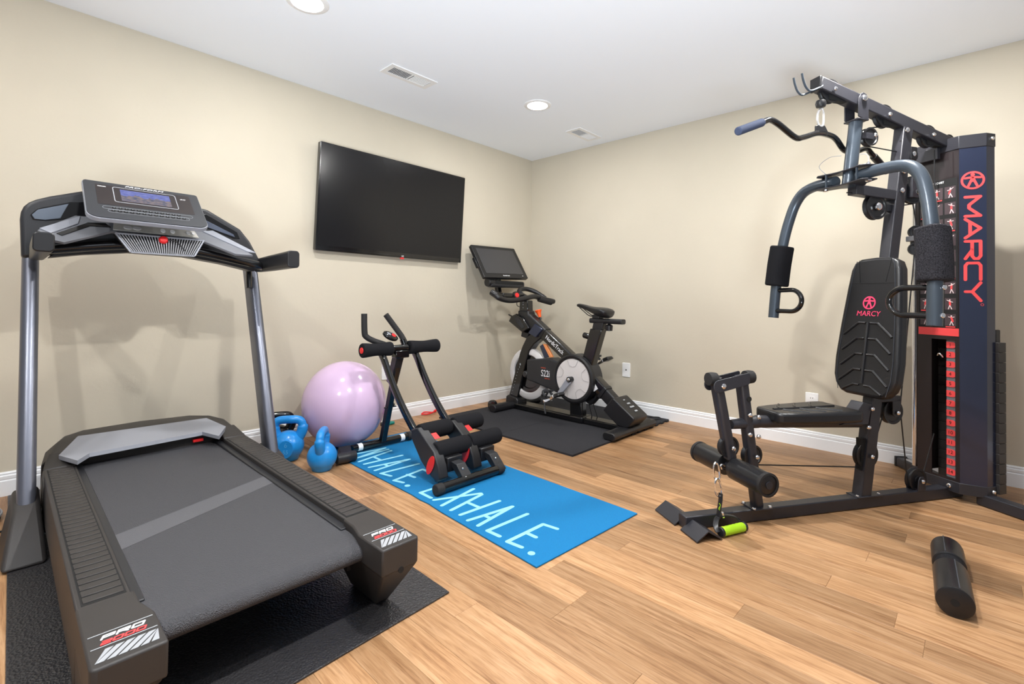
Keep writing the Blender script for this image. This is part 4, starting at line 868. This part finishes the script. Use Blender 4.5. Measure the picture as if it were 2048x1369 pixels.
# backrest, in a leaning frame
e_up = Vector((.085, 0, .61)).normalized()
FB = GM @ frame((.752, 0, .805), (0, -1, 0), e_up)        # x towards camera side, y up, z = towards the front
prof2 = [(-.105, -.305), (-.075, -.315), (.075, -.315), (.105, -.305), (.132, -.275), (.146, -.235), (.149, -.15), (.140, .0), (.125, .17), (.115, .26), (.10, .295), (.07, .312), (0, .316), (-.07, .312), (-.10, .295), (-.115, .26), (-.125, .17), (-.140, 0), (-.149, -.15), (-.146, -.235), (-.132, -.275)]
n_ = len(prof2)
MB(FB).prism(prof2, 'z', -.052, .0).build('backrest_pad', M_vinyl, hg, bevel=.014, seg=4); bpad = bpy.data.objects['backrest_pad']
for s in (-1, 1):
    b = MB(FB); st_ = [(s*.112, -.30), (s*.126, -.235), (s*.128, -.15), (s*.119, .0), (s*.104, .17), (s*.094, .262), (s*.085, .30)]
    b.ribbon([st_], .0022, Matrix.Translation((0, 0, .0002)), .0016); b.build('side_seam', M_vinyl2, bpad)
    b = MB(FB); q_ = [(s*.112, -.30), (s*.126, -.235), (s*.128, -.15), (s*.119, .0), (s*.104, .17), (s*.094, .262)]
    o_ = [(s*.128, -.285), (s*.142, -.235), (s*.145, -.15), (s*.136, .0), (s*.121, .17), (s*.111, .258)]
b = MB(FB)
for k in range(4):
    y = -.20+k*.071
    for s in (-1, 1): b.tube([(s*.010, y, .001), (s*.045, y, .001), (s*.112, y-.058, .001)], .0055, 8)
b.tube([(0, -.26, .001), (0, .015, .001)], .007, 8); b.build('backrest_ridges', M_vinyl, bpad)
b = MB(FB)
for s in (-1, 1): b.tube([(s*.012, -.268, .001), (s*.04, -.268, .001), (s*.09, -.298, .001)], .005, 8)
b.build('lower_ridges', M_vinyl, bpad)
MB(FB).ribbon([[(-.105, .195), (.105, .195)]], .0016, Matrix.Translation((0, 0, .0002)), .001).build('cross_seam', M_hole, bpad)
MB(FB).ribbon([[(.06, .20), (.075, .305)], [(-.06, .20), (-.075, .305)]], .0014, Matrix.Translation((0, 0, .0002)), .001).build('cross_seam', M_hole, bpad)
def emblem(bm_, F, R, wd):
    c = [(R*math.cos(2*PI*i/40), R*math.sin(2*PI*i/40)) for i in range(41)]
    bm_.ribbon([c], wd, F); bm_.ribbon([[(0, R*.35), (-R*.42, -R*.72)], [(0, R*.35), (R*.42, -R*.72)], [(-R*.72, R*.30), (0, R*.38), (R*.72, R*.30)]], wd*1.1, F); bm_.ribbon([[(0, R*.69)]], wd*1.8, F)
    bm_.ribbon([[(0, R*.35), (0, -R*.02)]], wd*1.7, F)
b = MB(FB); emblem(b, Matrix.Translation((-.005, .105, .0006)), .027, .006); b.text('MARCY', .033, Matrix.Translation((-.005, .055, .0008)), sx=1.0, shear=.1); b.build('stitched_emblem', M_pink, bpad)
# leg developer: two posts, link plates, rollers
lean = Vector((.085, 0, -.32))
FP = [(-.042, .592), (.035, .245)]
g().tube([(-.045, 0, .592), (.028, 0, .262)], 1.0, prof=[(a, c) for a, c in rrect(.042, .046, .014, 4)], upv=(1, 0, .2)).build('leg_post', M_psteel, hg, bevel=.002)
g().tube([(.077, 0, .60), (.16, 0, .056)], 1.0, prof=[(a, c) for a, c in rrect(.042, .046, .014, 4)], upv=(1, 0, .2)).build('leg_post', M_psteel, hg, bevel=.002)
g().mm((.115, -.04, .051), (.205, .04, .057)).build('post_base_plate', M_psteel, hg, bevel=.002)
for u in (.12, .198):
    for v in (-.03, .03): gb(u, v, .057, (0, 0, 1), .008, .008)
for s in (-1, 1):
    lp = [(-.05+.026*math.cos(a), .562+.026*math.sin(a)) for a in [math.radians(d) for d in range(110, 271, 20)]]+[(.092, .566), (.097, .575), (.097, .610), (.09, .614)]
    g().prism(lp, 'y', s*.027, s*.032).build('link_plate', M_psteel, hg, bevel=.002)
gb(-.03, -.032, .563, (0, -1, 0), .011, .006)
for (u, z) in ((-.062, .588), (.115, .592)):
    b = g(); b.lathe([(.012, -.02), (.026, -.018), (.028, 0), (.026, .018), (.012, .02)], (u, .0, z), (1, 0, 0), 18); b.build('rubber_stop', M_rubber, hg)
pulley(.018, 0, .31, .044); pulley(.132, 0, .268, .044)
for v_, z_ in ((-.027, .44), (-.027, .36)):
    gb(.10, v_, z_, (0, -1, 0)); gb(.142, v_, z_-.01, (0, -1, 0))
b = g(); b.lathe([(.011, 0), (.011, .003)], (.098, -.0235, .505), (0, -1, 0), 14); b.build('adjust_hole', M_hole, hg)
g().cyl((.03, -.21, .226), (.03, .21, .226), .014).build('roller_axle', M_psteel, hg)
for s, a, c in ((-1, -.205, -.022), (1, .022, .205)):
    b = g(); n = 6; R = .043
    b.lathe([(R*.8, a), (R, a+.004), (R+.001, (a+c)/2), (R, c-.004), (R*.8, c)], (.03, 0, .226), (0, 1, 0), 28); lroll = b.build('leg_roller', M_vinyl, hg)
    e = a if s < 0 else c
    b = g(); b.lathe([(R+.002, e-s*.012), (R+.002, e+s*.002), (R*.86, e+s*.003), (R*.86, e-s*.004), (.014, e-s*.004), (.012, e+s*.001), (.004, e+s*.001)], (.03, 0, .226), (0, 1, 0), 28); b.build('roller_cap', M_rubber, lroll)
b = g(); b.tube(catmull([(-.008, -.014, .238), (-.026, -.020, .246), (-.034, -.022, .240), (-.028, -.020, .230), (-.008, -.012, .222)], 5), .004, 8); b.build('hook_eye', M_chrome, hg)
# cables
def cable(pts, nm='cable', r=.0028, m=None): g().tube(pts, r, 7).build(nm, m or M_cable, hg)
cable([(.145, 0, .226), (.70, 0, .176)])
cable([(.776, 0, .235), (.838, 0, .40)]); cable([(.944, 0, .41), (.984, 0, .10)])
cable([(1.08, 0, .11), (1.15, 0, .30)])
# crossbar and its pulleys
cb0, cb1 = Vector((.462, 0, 1.868)), Vector((1.245, 0, 1.672))
g().bar(cb0, cb1, .05, .055).build('top_beam', M_psteel, hg, bevel=.004)
for u in (.53, .84, 1.105):
    z = 1.868-.2503*(u-.462); pulley(u, 0, z-.008, .052)
    g().mm((u-.03+.02, -.014, z-.05), (u+.085, .014, z-.024)).build('beam_slot', M_hole, hg)
gb(1.222, -.026, 1.655, (0, -1, 0), .008)
pulley(1.235, 0, 1.685, .035, bo=False)
b = g()
for v in (-.022, .022):
    b.tube(catmull([(.47, v, 1.852), (.445, v, 1.838), (.405, v, 1.822), (.382, v, 1.835), (.368, v, 1.862), (.360, v, 1.892)], 5), .0045, 8)
b.build('bar_hooks', M_gsteel, hg)
g().mm((.452, -.026, 1.835), (.464, .026, 1.895)).build('beam_end_cap', M_black, hg, bevel=.003)
# press tube bracket, tube and arms
for s in (-1, 1):
    g().prism([(.655, 1.735), (.712, 1.72), (.712, 1.80), (.712+.0, 1.815), (.70, 1.838), (.684, 1.845), (.668, 1.838), (.655, 1.815)], 'y', s*.030, s*.036).build('pivot_plate', M_psteel, hg, bevel=.002)
g().mm((.652, -.036, 1.722), (.714, .036, 1.730)).build('pivot_yoke', M_psteel, hg, bevel=.002)
gb(.684, -.036, 1.818, (0, -1, 0), .014, .012)
g().cyl((.681, 0, 1.722), (.640, 0, 1.43), .027, n=20).build('press_tube', M_gsteel, hg)
pl = [(.60, -.115), (.585, -.10), (.60, -.03), (.605, .03), (.585, .11), (.60, .13), (.64, .13), (.665, .06), (.70, .03), (.70, -.03), (.672, -.06), (.65, -.125)]
for z in (1.432, 1.492): g().prism(pl, 'z', z, z+.006).build('press_plate', M_psteel, hg, bevel=.002)
for s in (-1, 1):
    g().bar((.598, s*.075, 1.435), (.598, s*.075, 1.495), .008, .006, (0, 1, 0)).build('plate_spacer', M_gsteel, hg)
    gb(.625, s*.105, 1.432, (0, 0, -1), .013, .008); gb(.625, s*.105, 1.498, (0, 0, 1), .008, .012)
    arm = catmull([(.632, s*.055, 1.462), (.638, s*.13, 1.468), (.650, s*.21, 1.466), (.652, s*.262, 1.448), (.648, s*.298, 1.405), (.640, s*.322, 1.34), (.628, s*.345, 1.24), (.615, s*.366, 1.10), (.605, s*.376, .985), (.594, s*.381, .826)], 6)
    g().tube(arm, .0245, 18).build('press_arm', M_gsteel, hg)
    b = g(); P = catmull([(.6225, s*.354, 1.195), (.615, s*.366, 1.10), (.607, s*.3745, .99)], 6)
    b.tube(P, 1.0, prof=[(a, c) for a, c in rrect(.098, .098, .034, 5)], upv=(1, 0, 0)); b.build('foam_sleeve', M_foamg if s < 0 else M_foam, hg, bevel=.008)
    hl = catmull([(.606, s*.362, .967), (.604, s*.31, .968), (.602, s*.255, .966), (.601, s*.222, .945), (.600, s*.211, .915), (.599, s*.222, .885), (.598, s*.255, .864), (.597, s*.31, .862), (.596, s*.366, .862)], 5)
    g().tube(hl, .0115, 12).build('grip_handle', M_gblack, hg)
    if s < 0:
        for z in (.968, .865): gb(.60+(z-.865)*.08, -.404, z, (-.15, -1, 0), .0095, .006)
b = g(); b.tube(catmull([(.625, .105, 1.51), (.60, .115, 1.545), (.61, .07, 1.575), (.635, .03, 1.575)], 5), .0012, 5); b.tube(catmull([(.625, -.105, 1.51), (.64, -.09, 1.54), (.66, -.06, 1.56), (.665, -.028, 1.565)], 5), .0012, 5); b.build('pin_tether', M_silverp, hg)
# arm brace to post, pulleys around it
g().bar((.66, 0, 1.415), (.915, 0, 1.402), .045, .045).build('brace', M_psteel, hg, bevel=.003)
pulley(.79, -.0, 1.345, .058, bo=False); gb(.79, -.016, 1.345, (0, -1, 0), .018, .014)
g().bar((.80, 0, 1.345), (.90, 0, 1.345), .02, .03).build('pulley_bracket', M_psteel, hg)
pulley(.755, 0, 1.662, .042); g().mm((.70, -.016, 1.648), (.765, .016, 1.676)).build('pulley_bracket', M_psteel, hg, bevel=.002)
pulley(1.02, 0, 1.425, .05, ax=(.4, .9, 0), bo=False); gb(1.015, -.03, 1.425, (-.3, -1, 0), .016, .02)
g().mm((.99, -.02, 1.40), (1.03, .02, 1.50)).build('pulley_bracket', M_psteel, hg, bevel=.003)
pulley(1.005, 0, 1.60, .03, bo=False); g().mm((.975, -.025, 1.575), (1.015, .025, 1.635)).build('pulley_block', M_black, hg, bevel=.004)
gb(.99, -.026, 1.60, (0, -1, 0), .012, .008); gb(.925, -.028, 1.515, (0, -1, 0), .014, .012); gb(.945, -.028, 1.705, (0, -1, 0), .012, .01); gb(.915, -.028, 1.425, (0, -1, 0), .012, .01)
g().mm((.925, -.02, 1.55), (.94, -.01, 1.66)).build('post_slot', M_hole, hg)
for a, c in (((.755, 0, 1.704), (.84, 0, 1.72)), ((.755, 0, 1.62), (.95, 0, 1.61)), ((.63, 0, 1.40), (.79, 0, 1.403)), ((.85, 0, 1.345), (1.02, 0, 1.375)), ((1.155, 0, 1.64), (1.155, .0, 1.45)), ((1.02, 0, 1.376), (1.05, 0, 1.24)), ((.98, 0, 1.44), (.93, 0, 1.50)), ((1.03, .0, 1.15), (.94, .0, .42))): cable([a, c])
g().mm((1.02, -.014, 1.18), (1.045, .014, 1.26)).build('pulley_block', M_black, hg, bevel=.004)
pulley(1.035, 0, 1.245, .028, ax=(.7, .7, 0), bo=False); pulley(1.035, 0, 1.165, .028, ax=(.7, .7, 0), bo=False)
g().mm((1.015, -.03, 1.20), (1.05, .03, 1.225)).build('block_bolt', M_silver, hg, bevel=.003)
# tower
UF, ZB, ZTOP = 1.204, .09, 1.635
A = .071; Wg = .066
b = g()      # front face with the weight window: left strip, right strip, top, bottom
b.mm((UF, .047, ZB), (UF+.004, .107, .742)); b.mm((UF, -A, ZB), (UF+.004, -.053, .742)); b.mm((UF, -A, .742), (UF+.004, .107, ZTOP)); b.mm((UF, -.053, ZB), (UF+.004, .047, .10))
b.build('shroud_face', M_panel, hg)
for s in (-1, 1):
    v0 = A if s < 0 else .107
    sec = [(UF, s*v0), (UF+.066, s*(v0+Wg)), (UF+.118, s*(v0+Wg)), (UF+.118, s*(v0+Wg-.005)), (UF+.069, s*(v0+Wg-.005)), (UF+.006, s*(v0-.004))]
    if s < 0: wing = g().prism(sec, 'z', ZB-.002, ZTOP).build('shroud_wing', M_bluesh, hg)
    else: g().prism([(UF, .107), (UF+.20, .107), (UF+.20, .112), (UF, .112)], 'z', ZB, ZTOP).build('shroud_side', M_panel, hg)
v1 = -(A+Wg)
# cap and base brackets
cap = [(UF-.004, .112), (UF-.004, -A-.001), (UF+.064, v1-.003), (UF+.120, v1-.003), (UF+.120, v1+.006), (UF+.066, v1+.006), (UF+.004, -A+.006), (UF+.004, .112)]
g().prism(cap, 'z', ZTOP-.005, 1.690).build('tower_cap', M_psteel, hg, bevel=.002)
g().prism([(UF-.01, .112), (UF-.01, .0), (UF-.03, .0), (UF-.03, .112)], 'z', 1.60, 1.655).build('cap_bracket', M_psteel, hg, bevel=.002)
g().prism(cap, 'z', .040, ZB).build('base_bracket', M_psteel, hg, bevel=.002)
gb(UF+.094, v1-.004, 1.665, (0, -1, 0), .009); gb(UF+.094, v1-.004, .068, (0, -1, 0), .009); gb(UF-.004, -.03, .065, (-1, 0, 0), .010); gb(UF-.004, .09, .07, (-1, 0, 0), .009)
gb(UF-.004, .06, 1.655, (-1, 0, 0), .009)
# exercise chart, red label, weight labels
g().mm((UF-.0015, -.066, .80), (UF-.0002, .104, 1.50)).build('chart', M_hole, hg); chart = bpy.data.objects['chart']
FC = GM @ frame((UF-.0016, .019, 1.15), (0, -1, 0), (0, 0, 1))
bw_, bp_, bg_ = MB(FC), MB(FC), MB(FC); rnd = random.Random(3)
for r in range(9):
    for c in range(3):
        cx_, cy_ = -.054+c*.054, .285-r*.075
        bg_.box((cx_, cy_, .0003), (.046, .055, .0006))
        bm_ = bp_
        k = (r+c) % 3
        hx_, hy_ = cx_+rnd.uniform(-.006, .006), cy_+.018
        bp_.ribbon([[(hx_, hy_-.006), (hx_+rnd.uniform(-.006, .006), hy_-.024)]], .008, Matrix.Translation((0, 0, .0008)), .0004)
        bw_.ribbon([[(hx_, hy_)]], .007, Matrix.Translation((0, 0, .0008)), .0004)
        bw_.ribbon([[(hx_-.012, hy_-.004*k), (hx_, hy_-.006), (hx_+.012, hy_-.010+.006*k)]], .003, Matrix.Translation((0, 0, .0009)), .0004)
        bw_.ribbon([[(hx_-.006, hy_-.042), (hx_, hy_-.024), (hx_+.008, hy_-.042)]], .0035, Matrix.Translation((0, 0, .0008)), .0004)
        bp_.box((cx_, cy_-.0325, .0005), (.04, .005, .0006)) if k == 1 else None
bg_.build('chart_cells', mat('chart_grey', S(64, 52, 56), .5), chart, kind='stuff'); bp_.build('chart_figures', M_redp, chart, kind='stuff'); bw_.build('chart_figures', mat('chart_white', S(214, 196, 196), .5), chart, kind='stuff')
MB(FC).text('EXERCISE CHART', .014, Matrix.Translation((-.01, .338, .0006)), sx=.7).build('lettering', M_whitep, chart)
g().mm((UF-.0015, -.069, .760), (UF-.0002, .105, .796)).build('red_label', M_redp, hg)
for i in range(15):
    z = .735-i*.0455
    g().mm((1.324, -.150, z-.0415), (1.368, .10, z+.0025)).build('weight_plate', M_dark, hg, bevel=.0015)
    if i < 14:
        zz_ = z-.018
        FL = GM @ frame((1.2155, -.030, zz_), (0, -1, 0), (0, 0, 1))
        wl_ = MB(FL).prism([(-.020, -.0145), (.008, -.0145), (.016, -.010), (.020, 0), (.016, .010), (.008, .0145), (-.020, .0145)], 'z', 0, .0015).build('weight_label', M_redp, hg)
        MB(FL).text(str(i+1), .022, Matrix.Translation((-.004, 0, .0018)), ext=.0002).build('weight_number', M_hole, wl_)
g().mm((1.2165, -.05, .10), (1.218, -.009, .742)).build('label_strip', M_greyp, hg)
g().mm((1.33, -.135, .735), (1.36, .09, .795)).build('top_weight', M_dark, hg, bevel=.004)
b = g(); b.tube(catmull([(1.20, .0, .655), (1.19, -.01, .66), (1.185, .0, .675), (1.19, .012, .665)], 4), .003, 6); b.build('selector_pin', M_chrome, hg)
# guide rods and chrome tube behind the left edge
g().cyl((1.262, .160, .09), (1.262, .160, 1.62), .0155, n=20).build('guide_rod', M_chrome, hg)
g().cyl((1.32, -.10, .06), (1.32, -.10, 1.62), .010, n=14).build('guide_rod', M_chrome, hg)
# wing lettering, reading downwards on the angled panel
ew = Vector((.066, -Wg, 0)).normalized(); FW = GM @ frame((UF+.033-.0005, -A-Wg/2-.0005, .0), (0, 0, -1), (ew.x, ew.y, 0))
FW = GM @ frame((UF+.033, -A-Wg/2, 0), (0, 0, -1), (ew.x, ew.y, 0))
LW = {'M': [[(0, 0), (0, 1)], [(0, 1), (.42, .25), (.58, .25), (1, 1)], [(1, 1), (1, 0)]], 'A': [[(0, 0), (.5, 1), (1, 0)], [(.2, .32), (.8, .32)]], 'R': [[(0, 0), (0, 1), (.85, 1), (1, .85), (1, .6), (.85, .45), (0, .45)], [(.5, .45), (1, 0)]],
      'C': [[(1, 1), (.15, 1), (0, .85), (0, .15), (.15, 0), (1, 0)]], 'Y': [[(0, 1), (.5, .45), (1, 1)], [(.5, .45), (.5, 0)]]}
b = MB(FW)
pos = {'M': (-1.402, .088), 'A': (-1.300, .086), 'R': (-1.198, .080), 'C': (-1.098, .076), 'Y': (-1.008, .082)}
for ch, (p0, wd) in pos.items():
    b.ribbon([[(p0+x*wd, -.026+y*.052) for x, y in ln] for ln in LW[ch]], .0125, Matrix.Translation((0, 0, .0006)), .0006)
emblem(b, Matrix.Translation((-1.478, 0, .0006)) @ Matrix.Rotation(PI/2, 4, 'Z'), .0375, .0085)
b.ribbon([[(-.908+.005*math.cos(a), .031+.005*math.sin(a)) for a in [2*PI*i/12 for i in range(13)]]], .0016, Matrix.Translation((0, 0, .0006)), .0006)
b.build('lettering', M_redp, wing)
# rear legs
g().bar((1.285, -.10, .027), (1.285, -.85, .027), .055, .05).build('rear_leg', M_psteel, hg, bevel=.005)
g().bar((1.33, .06, .027), (1.455, .38, .027), .055, .05).build('rear_leg', M_psteel, hg, bevel=.005)
g().bar((1.452, .371, .027), (1.457, .385, .027), .062, .056).build('leg_end_cap', M_black, hg, bevel=.003)
g().bar((1.412, .27, .0532), (1.438, .335, .0532), .028, .0006).build('leg_label', M_lgrey, hg)

# ------------------------------------------------------------------ lat bar with its clip, hanging from the top pulley
lb = thing('pulldown_bar', 'bent black pulldown bar with grey end grip hanging from the gym arm', 'bar', GM @ Matrix.Translation((.48, 0, 1.67)))
def gl(): return MB(GM)
gl().lathe([(.006, .018), (.018, .014), (.022, 0), (.018, -.014), (.006, -.018)], (.485, 0, 1.783), (0, 0, 1), 20).build('stop_ball', M_black, lb)
gl().cyl((.4745, 0, 1.8335), (.484, 0, 1.80), .003, n=8).build('cable_end', M_cable, lb)
b = gl(); b.tube(catmull([(.487, 0, 1.762), (.472, 0, 1.745), (.466, 0, 1.715), (.472, 0, 1.690), (.487, 0, 1.683), (.499, 0, 1.695), (.500, 0, 1.735), (.494, 0, 1.758)], 5, True), .0052, 10, closed=True); b.build('snap_hook', mat('bright_steel', (.9, .88, .85), .25, .8), lb)
gl().prism([(.455, 1.682), (.475, 1.690), (.505, 1.688), (.522, 1.662), (.522, 1.645), (.455, 1.655)], 'y', -.004, .004).build('eye_plate', M_black, lb, bevel=.002)
barp = [(-.050, -.133, 1.563), (.019, -.115, 1.593), (.092, -.097, 1.625), (.137, -.086, 1.643), (.191, -.073, 1.636), (.302, -.045, 1.602), (.360, -.030, 1.612), (.465, -.004, 1.649), (.559, .019, 1.656), (.608, .031, 1.645), (.675, .050, 1.609), (.76, .070, 1.615), (.851, .092, 1.647), (.90, .105, 1.632), (.975, .124, 1.598), (1.04, .140, 1.565)]
gl().tube(catmull(barp, 5), .0125, 14).build('bent_bar', M_gblack, lb)
gl().tube([(-.056, -.1345, 1.560), (.019, -.115, 1.593), (.090, -.0975, 1.624)], .0165, 14).build('end_grip', mat('grip_grey', S(58, 66, 88), .85, spec=.2, bump=.3), lb, bevel=.004)
gl().tube([(.92, .110, 1.622), (.975, .124, 1.598), (1.046, .1415, 1.562)], .0165, 14).build('end_grip', M_black, lb, bevel=.004)

# ------------------------------------------------------------------ stirrup handle hanging by carabiners from the leg roller
sh_ = thing('stirrup_handle', 'lime green grip handle on a black strap hanging from the leg roller by steel clips', 'handle', GM @ Matrix.Translation((-.03, -.05, .02)))
def chain(c, w_, h_, tilt, v, r=.0042):
    pts = []
    for i in range(20):
        a = 2*PI*i/20; x = w_*math.cos(a)*(1-.25*math.sin(a)); z = h_*math.sin(a)
        pts.append((c[0]+x*math.cos(tilt)-z*math.sin(tilt), v+.10*x, c[1]+x*math.sin(tilt)+z*math.cos(tilt)))
    return MB(GM).tube(pts, r, 8, closed=True)
chain((-.056, .222), .015, .036, .15, -.026).build('carabiner', M_chrome, sh_)
chain((-.053, .160), .016, .036, .2, -.032).build('carabiner', M_chrome, sh_)
b = MB(GM); b.rbar([(-.044, -.036, .138), (-.046, -.038, .115), (-.056, -.042, .075), (-.064, -.046, .045)], .022, .005, .002, (1, 0, 0)); b.build('strap', M_black, sh_)
b = MB(GM); b.rbar(catmull([(-.062, -.046, .05), (-.082, -.06, .046), (-.104, -.085, .034), (-.106, -.1025, .020)], 4), .020, .005, .002, (0, 0, 1)); b.rbar(catmull([(-.060, -.046, .052), (-.03, -.046, .054), (.01, -.058, .046), (.030, -.082, .022)], 4), .020, .005, .002, (0, 0, 1)); b.build('strap_loop', M_black, sh_)
b = MB(GM); b.bar((-.045, -.046, .068), (-.040, -.048, .045), .012, .009); b.build('strap_ferrule', M_chrome, sh_, bevel=.002)
b = MB(GM @ frame((-.0565, -.0475, .085), (-.15, 0, -1), (1, 0, -.15))); b.ribbon([[(-.018, -.006), (-.007, .006), (.003, -.006), (.014, .006)], [(-.014, .006), (-.002, -.005), (.011, .006)]], .0026, Matrix.Translation((0, 0, .0004)), .0006); b.build('strap_print', M_lime, sh_)
ha, hb = Vector((-.098, -.1025, .0195)), Vector((.032, -.082, .0195)); hd = (hb-ha)
b = MB(GM); n = 12; b.tube([ha+hd*(.08+.84*i/n) for i in range(n+1)], [.0165+.0012*(i % 2) for i in range(n+1)], 18); b.build('foam_grip', M_lime, sh_, smooth=60)
for t0, t1 in ((0, .09), (.91, 1.0)):
    b = MB(GM); b.tube([ha+hd*t0, ha+hd*t1], .0185, 18); b.build('grip_cap', M_black, sh_, bevel=.003)

# ------------------------------------------------------------------ loose foam roller on the floor
fr = thing('foam_roller', 'black leather wrapped foam roller lying alone on the wooden floor', 'roller', (-1.41, -3.05, 0))
ra, rb_ = Vector((-1.607, -3.066, .0445)), Vector((-1.205, -3.036, .0445)); rd = (rb_-ra); ru = rd.normalized()
b = MB(); b.tube([ra+ru*.006, rb_-ru*.006], .038, 28); b.build('foam_core', M_foam, fr)
for t0, t1 in ((0.0, .212), (.258, .402)):
    b = MB(); a_, c_ = ra+ru*t0, ra+ru*t1
    b.lathe([(.0395, 0), (.0435, .002), (.0445, .01), (.0445, t1-t0-.01), (.0435, t1-t0-.002), (.0395, t1-t0)], a_, ru, 32); b.build('leather_wrap', M_vinyl, fr, smooth=50)
    b = MB(); sd = ru.cross(Vector((0, 0, 1))); b.tube([a_+Vector((0, 0, .044))-sd*.010*(1 if t0 else -1)+ru*.003, c_+Vector((0, 0, .044))-sd*.010*(1 if t0 else -1)-ru*.003], .0018, 6); b.build('wrap_seam', M_vinyl2, fr)
b = MB(); b.lathe([(.0105, 0), (.0105, .004)], ra+ru*.0035, -ru, 18); b.build('core_hole', M_hole, fr)

# ------------------------------------------------------------------ things at the left picture edge
bd = thing('balance_disc', 'dark round disc with a silver rim cut off by the left picture edge', 'disc', (-3.66, -.30, 0))
b = MB(); b.lathe([(.155, 0), (.165, .004), (.165, .020), (.158, .026), (.002, .026)], (-3.665, -.30, 0), (0, 0, 1), 48); b.build('disc_body', M_rubber, bd)
b = MB(); b.tube([(-3.665+.166*math.cos(2*PI*i/48), -.30+.166*math.sin(2*PI*i/48), .022) for i in range(48)], .004, 8, closed=True); b.build('disc_rim', M_silver, bd)
tag(MB().tube(catmull([(-3.46, -.52, .011), (-3.50, -.47, .004), (-3.56, -.52, .004), (-3.66, -.62, .004), (-3.85, -.7, .004)], 6), .0038, 7).build('power_cord', M_cable), 'black treadmill power cord on the floor behind the left upright', 'cord')
